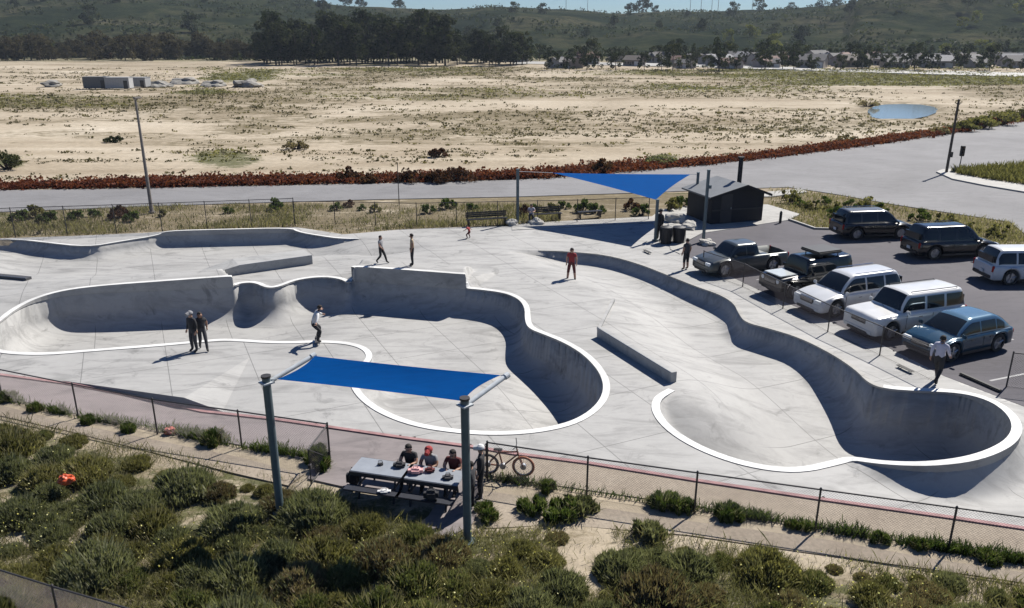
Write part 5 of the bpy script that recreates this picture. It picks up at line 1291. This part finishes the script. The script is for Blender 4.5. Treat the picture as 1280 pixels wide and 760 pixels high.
for i, (px_, py_, w_, h, lb) in enumerate(((1250, 156, 6, 2.0, 'bushy scrub at the bend of the far road, next to the right edge'), (1225, 160, 5, 1.8, 'bushy scrub at the bend of the far road, second from the right edge'), (1205, 164, 4, 1.4, 'low scrub at the bend of the far road behind the utility pole'), (1276, 150, 6, 1.8, 'scrub bush cut by the right edge at the far road bend'))):
    t = make_shrub(240 + i, w_, h, M['leaf_olive'], 26, 50, .22, lb, asp=1.3); b = at(px_, py_); t.location = (b.x, b.y, 0)
def along(P, n, spread, seed):
    r = np.random.default_rng(seed); P = np.array(P); seg = np.hypot(*(P[1:] - P[:-1]).T); cu = np.concatenate([[0], np.cumsum(seg)]); s = r.uniform(0, cu[-1], n)
    x = np.interp(s, cu, P[:, 0]); y = np.interp(s, cu, P[:, 1]); return x + r.normal(0, spread, n), y + np.abs(r.normal(0, spread, n)), s
# rust coloured ground cover all along the far side of the road
rp = [A2(x, y) for x, y in ROAD_FAR[:-1]]
x, y, s = along(rp, 7500, 1.5, 5); _yr = np.interp(x, [p[0] for p in rp], [p[1] for p in rp]); y = _yr + (y - _yr) * np.where(x > 14, .6, 1) + .5; k = fbm(s, s * 0, .12, 3, 4); ok = rng.uniform(0, 1, len(x)) < (.25 + 1.2 * k) * np.where(x > 32, .55, 1); x, y, k = x[ok], y[ok], k[ok]
n = 16; hh = (.18 + .5 * k)[:, None]
C_ = np.stack([(x[:, None] + rng.normal(0, .3, (len(x), n))), (y[:, None] + rng.normal(0, .3, (len(x), n))), rng.uniform(0, 1, (len(x), n)) * hh], 2).reshape(-1, 3)
quad_obj('roadside_groundcover', quads(C_, np.full(len(C_), .22)), np.repeat(np.clip(rng.normal(.5, .25, len(x)), 0, 1), n), M['leaf_rust'], kind='stuff')
# low scattered scrub of the field
xs_, ys_, tt = [], [], []
while len(xs_) < 4200:
    px_, py_ = U(-20, 1300), 84 + (225 - 84) * U(0, 1) ** 1.2; b = at(px_, py_)
    if b.y < 70 or not inside(np.array([A2(*p) for p in ROAD_FAR] + [A2(1560, 70), A2(-400, 70)]), np.array([b.x]), np.array([b.y]))[0]: continue
    if mnoise.noise(Vector((b.x * .012, b.y * .06, 3))) + .6 * mnoise.noise(Vector((b.x * .05, b.y * .3, 7))) < U(-.1, .45): continue
    if ((px_ - 1130) / 60) ** 2 + ((py_ - 138) / 13) ** 2 < 1: continue
    xs_.append(b.x); ys_.append(b.y)
xs_, ys_ = np.array(xs_), np.array(ys_); n = 8; sz = rng.uniform(.07, .22, len(xs_)) * (1 + ys_ / 200)
g_ = np.array([gz(a, b) for a, b in zip(xs_, ys_)])
C_ = np.stack([xs_[:, None] + rng.normal(0, 1, (len(xs_), n)) * sz[:, None], ys_[:, None] + rng.normal(0, 1, (len(xs_), n)) * sz[:, None], g_[:, None] + rng.uniform(0, .55, (len(xs_), n)) * sz[:, None]], 2).reshape(-1, 3)
quad_obj('field_scrub', quads(C_, np.repeat(sz * .9, n)), np.clip(np.repeat(rng.uniform(0, .9, len(xs_)), n), 0, 1), M['leaf_field'], kind='stuff')
# grass and weeds as masses of standing blades
def blades(x, y, h, w_, name, m, tint=None, zf=None, label=None):
    n = len(x); z = np.array([gz(a, b) for a, b in zip(x, y)]) if zf is None else zf
    a = rng.uniform(0, 6.28, n); dx, dy = np.cos(a) * w_ * .5, np.sin(a) * w_ * .5; lx, ly = rng.normal(0, .35, n) * h, rng.normal(0, .35, n) * h
    v = np.stack([np.stack([x - dx, y - dy, z - .02], 1), np.stack([x + dx, y + dy, z - .02], 1), np.stack([x + dx * .6 + lx * .6, y + dy * .6 + ly * .6, z + h * .7], 1), np.stack([x + lx, y + ly, z + h], 1)], 1).reshape(-1, 3)
    return quad_obj(name, v, tint if tint is not None else rng.uniform(0, 1, n), m, kind='stuff')
def scatter_px(n, x0, x1, y0, y1, cond=None):
    u = rng.uniform(x0, x1, n); v = rng.uniform(y0, y1, n); P = np.array([A2(a, b) for a, b in zip(u, v)]); return u, v, P[:, 0], P[:, 1]
PATHY = lambda u: np.interp(u, [0, 97, 192, 300, 380, 470, 560, 600, 700, 860, 1010, 1180, 1280], [520, 540, 562, 588, 604, 640, 668, 662, 657, 670, 692, 714, 730])
u, v, x, y = scatter_px(230000, -40, 1320, 515, 800)
patch = fbm(x, y, .5, 4, 11); ok = (v > PATHY(u) - 2 + 14 * (patch - .5)) & (rng.uniform(0, 1, len(u)) < sstep(.30, .6, patch) + .05)
ok &= ~(((u - 735) / 38) ** 2 + ((v - 695) / 50) ** 2 < 1) | (rng.uniform(0, 1, len(u)) < .05)
x, y, patch = x[ok], y[ok], patch[ok]
blades(x, y, rng.uniform(.05, .22, len(x)) * np.where(rng.uniform(0, 1, len(x)) < .10, 1.9, 1), rng.uniform(.006, .014, len(x)), 'slope_grass', M['grass'], np.clip(patch + rng.normal(0, .2, len(x)), 0, 1))
# weeds at the foot of the fences
wl = [(-60,486),(0,496),(97,520),(193,534),(300,557),(400,572)]; wr = [(610,596),(735,614),(872,634),(1026,659),(1190,687),(1300,705)]
for L_, sd_, dens in ((wl, 21, 7000), (wr, 22, 9000)):
    x, y, s = along([A2(*p) for p in L_], dens, .16, sd_); y -= .12; k = fbm(s, s * 0, .8, 3, sd_); ok = rng.uniform(0, 1, len(x)) < sstep(.3, .7, k) + .15; x, y, k = x[ok], y[ok], k[ok]
    blades(x, y, rng.uniform(.08, .25, len(x)) * (.4 + 1.5 * k), rng.uniform(.015, .035, len(x)), 'fence_weeds', M['weed'], zf=np.full(len(x), -.02))
# verge between the park and the road
u, v, x, y = scatter_px(42000, -40, 700, 256, 297); pk = fbm(x, y, .3, 4, 14)
RN = np.array([A2(*p) for p in ROAD_NEAR]); ok = ~inside(PARKW, x, y) & (y < np.interp(x, RN[:, 0], RN[:, 1]) - .3) & (rng.uniform(0, 1, len(x)) < sstep(.25, .7, pk) + .1)
d_, _, _, _ = nearest(PARKW, x, y); ok &= d_ > .25
x, y, pk = x[ok], y[ok], pk[ok]; blades(x, y, rng.uniform(.08, .35, len(x)) * (.5 + pk), rng.uniform(.03, .07, len(x)), 'verge_grass', M['grass'], np.clip(pk + rng.normal(0, .25, len(x)), 0, 1))
u, v, x, y = scatter_px(26000, 960, 1300, 236, 318); SWP = np.array([A2(*p) for p in LOT]); RP = np.array([A2(*p) for p in ROAD_FAR + ROAD_NEAR[::-1]])
DW = np.array([A2(*p) for p in [(1262,277),(1330,285),(1500,300),(1700,345),(1700,420),(1420,352),(1330,318),(1290,300)]])
SW2 = np.array([A2(*p) for p in [(815,271),(826,262),(880,256),(960,256),(1000,268),(985,277),(930,286)]])
pk = fbm(x, y, .3, 4, 15); ok = ~inside(SWP, x, y) & ~inside(RP, x, y) & ~inside(DW, x, y) & ~inside(SW2, x, y) & (rng.uniform(0, 1, len(x)) < sstep(.25, .7, pk) + .1)
for PP in (SWP, RP): d_, _, _, _ = nearest(PP, x, y); ok &= d_ > .35
x, y, pk = x[ok], y[ok], pk[ok]; blades(x, y, rng.uniform(.08, .35, len(x)) * (.5 + pk), rng.uniform(.03, .07, len(x)), 'verge_grass', M['grass'], np.clip(pk + rng.normal(0, .25, len(x)), 0, 1))
IS = np.array([A2(*p) for p in [(1187,216),(1200,214),(1240,211),(1290,207),(1500,197),(1500,252),(1290,234),(1235,226),(1200,220)]])
u, v, x, y = scatter_px(16000, 1185, 1330, 200, 245); ok = inside(IS, x, y); x, y = x[ok], y[ok]; blades(x, y, rng.uniform(.2, .7, len(x)), rng.uniform(.05, .12, len(x)), 'median_grass', M['leaf_olive'], zf=np.full(len(x), .15))
# verge bushes
vb = [(25,276),(45,272),(60,278),(95,274),(118,270),(150,272),(165,276),(205,270),(285,266),(345,262),(420,262),(436,258),(452,262),(468,264),(535,266),(560,260),(590,262),(655,268),(668,262),(690,266),(705,260),(728,264),(745,266),(790,262),(802,268),(838,262),(852,258)]
vp = [make_shrub(300 + k, 1.3, .8, M[['weed', 'leaf_olive', 'leaf_maroon'][k]], 14, 34, .12, ['small green bush on the verge behind the back fence', 'small olive bush on the verge behind the back fence', 'small dark reddish bush on the verge behind the back fence'][k], 'small bushes on the roadside verge') for k in range(3)]
sp = [(i % 3 if i % 2 else 0, *A2(a, b), -.04, U(.6, 1.3), U(0, 6)) for i, (a, b) in enumerate(vb)]; place_copies(vp, sp)
vp = [make_shrub(310 + k, 1.6, .8, M[['leaf_olive', 'weed'][k]], 14, 34, .12, ['low olive bush on the verge beyond the parked cars', 'low green bush on the verge beyond the parked cars'][k], 'low bushes beyond the parked cars') for k in range(2)]
sp = [(i % 2, *A2(a, b), -.04, U(.6, 1.3), U(0, 6)) for i, (a, b) in enumerate([(985,252),(1000,258),(1015,262),(1030,256),(1042,265),(1062,262),(1088,262),(1150,276),(1180,284),(1100,266),(1215,288),(1045,272),(1250,296)])]; place_copies(vp, sp)
# ---------------------------------------------------------------- scrub on the near slope
SHR = [('leaf_sage', 'grey green sage shrub on the near slope', 'grey green sage shrubs of the near slope', 0), ('leaf_green', 'fresh green leafy shrub on the near slope', 'fresh green shrubs of the near slope', 0), ('leaf_dry', 'dry brown twiggy shrub on the near slope', 'dry brown shrubs of the near slope', 0), ('leaf_olive', 'olive shrub dotted with pale yellow flowers on the near slope', 'yellow flowered shrubs of the near slope', 26)]
pr_ = [];
for k in range(8): kd = SHR[k % 4]; pr_.append(make_shrub(400 + k, 1.7, [.75, .7, .6, .7][k % 4], M[kd[0]], 60, 140, .048, kd[1], kd[2], kd[3], asp=[4.5, 2.8, 6.0, 3.6][k % 4], up=1.0, tufty=650))
sp = []; tries = 0
def gap(px_, py_):
    if ((px_ - 735) / 42) ** 2 + ((py_ - 700) / 60) ** 2 < 1: return True
    if ((px_ - 25) / 45) ** 2 + ((py_ - 655) / 30) ** 2 < 1 and random.random() < .7: return True
    if ((px_ - 100) / 90) ** 2 + ((py_ - 560) / 22) ** 2 < 1 and random.random() < .5: return True
    if ((px_ - 60) / 90) ** 2 + ((py_ - 745) / 22) ** 2 < 1: return True
    return False
while len(sp) < 145 and tries < 9000:
    tries += 1; px_, py_ = U(-60, 1340), U(525, 830)
    lim = float(PATHY(px_))
    if py_ < lim + 14 or gap(px_, py_): continue
    if 540 < px_ < 690 and py_ < 700 and random.random() < .85: continue
    b = at(px_, py_); s = U(.4, 1.15)
    if any((b.x - q_[1]) ** 2 + (b.y - q_[2]) ** 2 < (.62 * (s + q_[4])) ** 2 for q_ in sp): continue
    nn = mnoise.noise(Vector((b.x * .22, b.y * .3, 1))); k = 0 if nn < -.12 else 3 if nn < .05 else 1 if nn < .25 else 2
    if random.random() < .3: k = random.randrange(4)
    if py_ - lim < 30: s *= .6
    sp.append((k + 4 * random.randrange(2), b.x, b.y, gz(b.x, b.y) - .05, s, U(0, 6)))
place_copies(pr_, sp)
# clumps of weeds along the near fences and the path, one by one
wp = [make_shrub(500 + k, .75, .42, M['weed'], 14, 60, .06, 'leafy green weed clump at the foot of the near fence', 'weed clumps at the foot of the near fence', asp=5, name='weed_clump', cat='weeds', up=1.4, tufty=150) for k in range(3)]
sp = [(i % 3, *A2(a, b), -.03, U(.5, 1.0), U(0, 6)) for i, (a, b) in enumerate([(10,500),(45,512),(110,527),(262,555),(270,552),(160,538),(396,576),(402,585),(398,566),(684,611),(815,630),(830,632),(845,634),(860,637),(910,645),(918,646),(990,658),(1005,660),(1100,676),(1150,684),(1235,700),(606,640),(612,650)])]; place_copies(wp, sp)
wp = [make_shrub(520 + k, .9, .4, M[['weed', 'leaf_sage'][k]], 14, 60, .06, ['green weed clump growing in the dirt footpath', 'grey green weed clump growing in the dirt footpath'][k], 'weed clumps in the footpath', asp=4.5, name='weed_clump', cat='weeds', up=1.0, tufty=120) for k in range(2)]
sp = [(0, *A2(666, 638), -.03, 1.0, 1), (0, *A2(703, 645), -.03, 1.2, 2), (1, *A2(722, 640), -.03, 1.2, 3), (1, *A2(808, 672), -.03, 1.1, 3)]; place_copies(wp, sp)
def rag(px_, py_, s, c, label):
    b = at(px_, py_); bm = bmesh.new(); bmesh.ops.create_icosphere(bm, subdivisions=3, radius=1)
    for v in bm.verts: k = 1 + .45 * mnoise.noise(v.co * 2.2 + Vector((px_, 0, 0))); v.co = Vector((v.co.x * s * k, v.co.y * s * .6 * k, v.co.z * s * .7 * k))
    me = bpy.data.meshes.new('litter_bag'); bm.to_mesh(me); bm.free(); me.materials.append(mat('orange_plastic', c, .5)); o = bpy.data.objects.new('litter_bag', me)
    o.location = (b.x, b.y, gz(b.x, b.y) + s * .5); finish(o, None, dict(label=label, category='litter bag'))
    return o
o = rag(86, 618, .22, (.55, .09, .03), 'crumpled orange plastic bag lying in the scrub at left'); o.location.z += .45
rag(213, 541, .2, (.55, .16, .12), 'salmon coloured crumpled bag at the foot of the left fence')

# tiny pale flowers and dry seed heads over the slope, too many to count
u, v, x, y = scatter_px(5200, -40, 1320, 560, 800); pk = fbm(x, y, .4, 4, 41)
ok = (v > PATHY(u) + 16) & (rng.uniform(0, 1, len(u)) < sstep(.45, .7, pk)) & ~(((u - 735) / 45) ** 2 + ((v - 700) / 60) ** 2 < 1)
x, y = x[ok], y[ok]; C_ = np.stack([x, y, np.array([gz(a, b) for a, b in zip(x, y)]) + rng.uniform(.2, .6, len(x))], 1)
quad_obj('slope_flowers', quads(C_, np.full(len(C_), .04)), rng.uniform(0, 1, len(x)), M['flower'], kind='stuff')
# thin air haze over the valley
hb_ = MB(); hb_.box((0, 750, 74), (3400, 1800, 160.0)); 
q = NT('valley_haze'); vp_ = q.n('ShaderNodeVolumePrincipled'); vp_.inputs['Color'].default_value = (.72, .84, 1, 1); vp_.inputs['Density'].default_value = .0001; vp_.inputs['Anisotropy'].default_value = .2
q.l(vp_.outputs[0], q.t.nodes['Material Output'].inputs['Volume']); q.t.links.remove(q.t.nodes['Material Output'].inputs['Surface'].links[0])
hb_.build('haze', q.m, kind='stuff')

# low tufts where the field is grown over
def tufts(mask, n, m, name, lo=.35):
    w_ = np.where((GY > 82) & (GY < 330) & (np.abs(PX0 - 640) < 700) & (dpo > 1.5), np.clip(mask - lo, 0, 1), 0)
    area = np.gradient(GX.reshape(gs), axis=1) * np.gradient(GY.reshape(gs), axis=0); w_ = w_ * area.ravel() / np.maximum(GY, 1) ** 1.2
    w_ = w_ * inside(np.array([A2(*p) for p in ROAD_FAR] + [A2(1560, 70), A2(-400, 70)]), GX, GY)
    k = rng.choice(len(w_), n, p=w_ / w_.sum()); x = GX[k] + rng.normal(0, 1.2, n); y = GY[k] + rng.normal(0, 1.2, n); z = GZ[k]
    s = rng.uniform(.08, .28, n) * (1 + y / 220); c = 7
    C_ = np.stack([x[:, None] + rng.normal(0, 1, (n, c)) * s[:, None], y[:, None] + rng.normal(0, 1, (n, c)) * s[:, None], z[:, None] + rng.uniform(0, .6, (n, c)) * s[:, None]], 2).reshape(-1, 3)
    quad_obj(name, quads(C_, np.repeat(s * .8, c)), np.clip(np.repeat(rng.uniform(0, .9, n), c), 0, 1), m, kind='stuff')
tufts(green, 6000, M['leaf_olive'], 'field_grass', .3); tufts(dry, 5000, M['leaf_field'], 'field_scrub', .4)
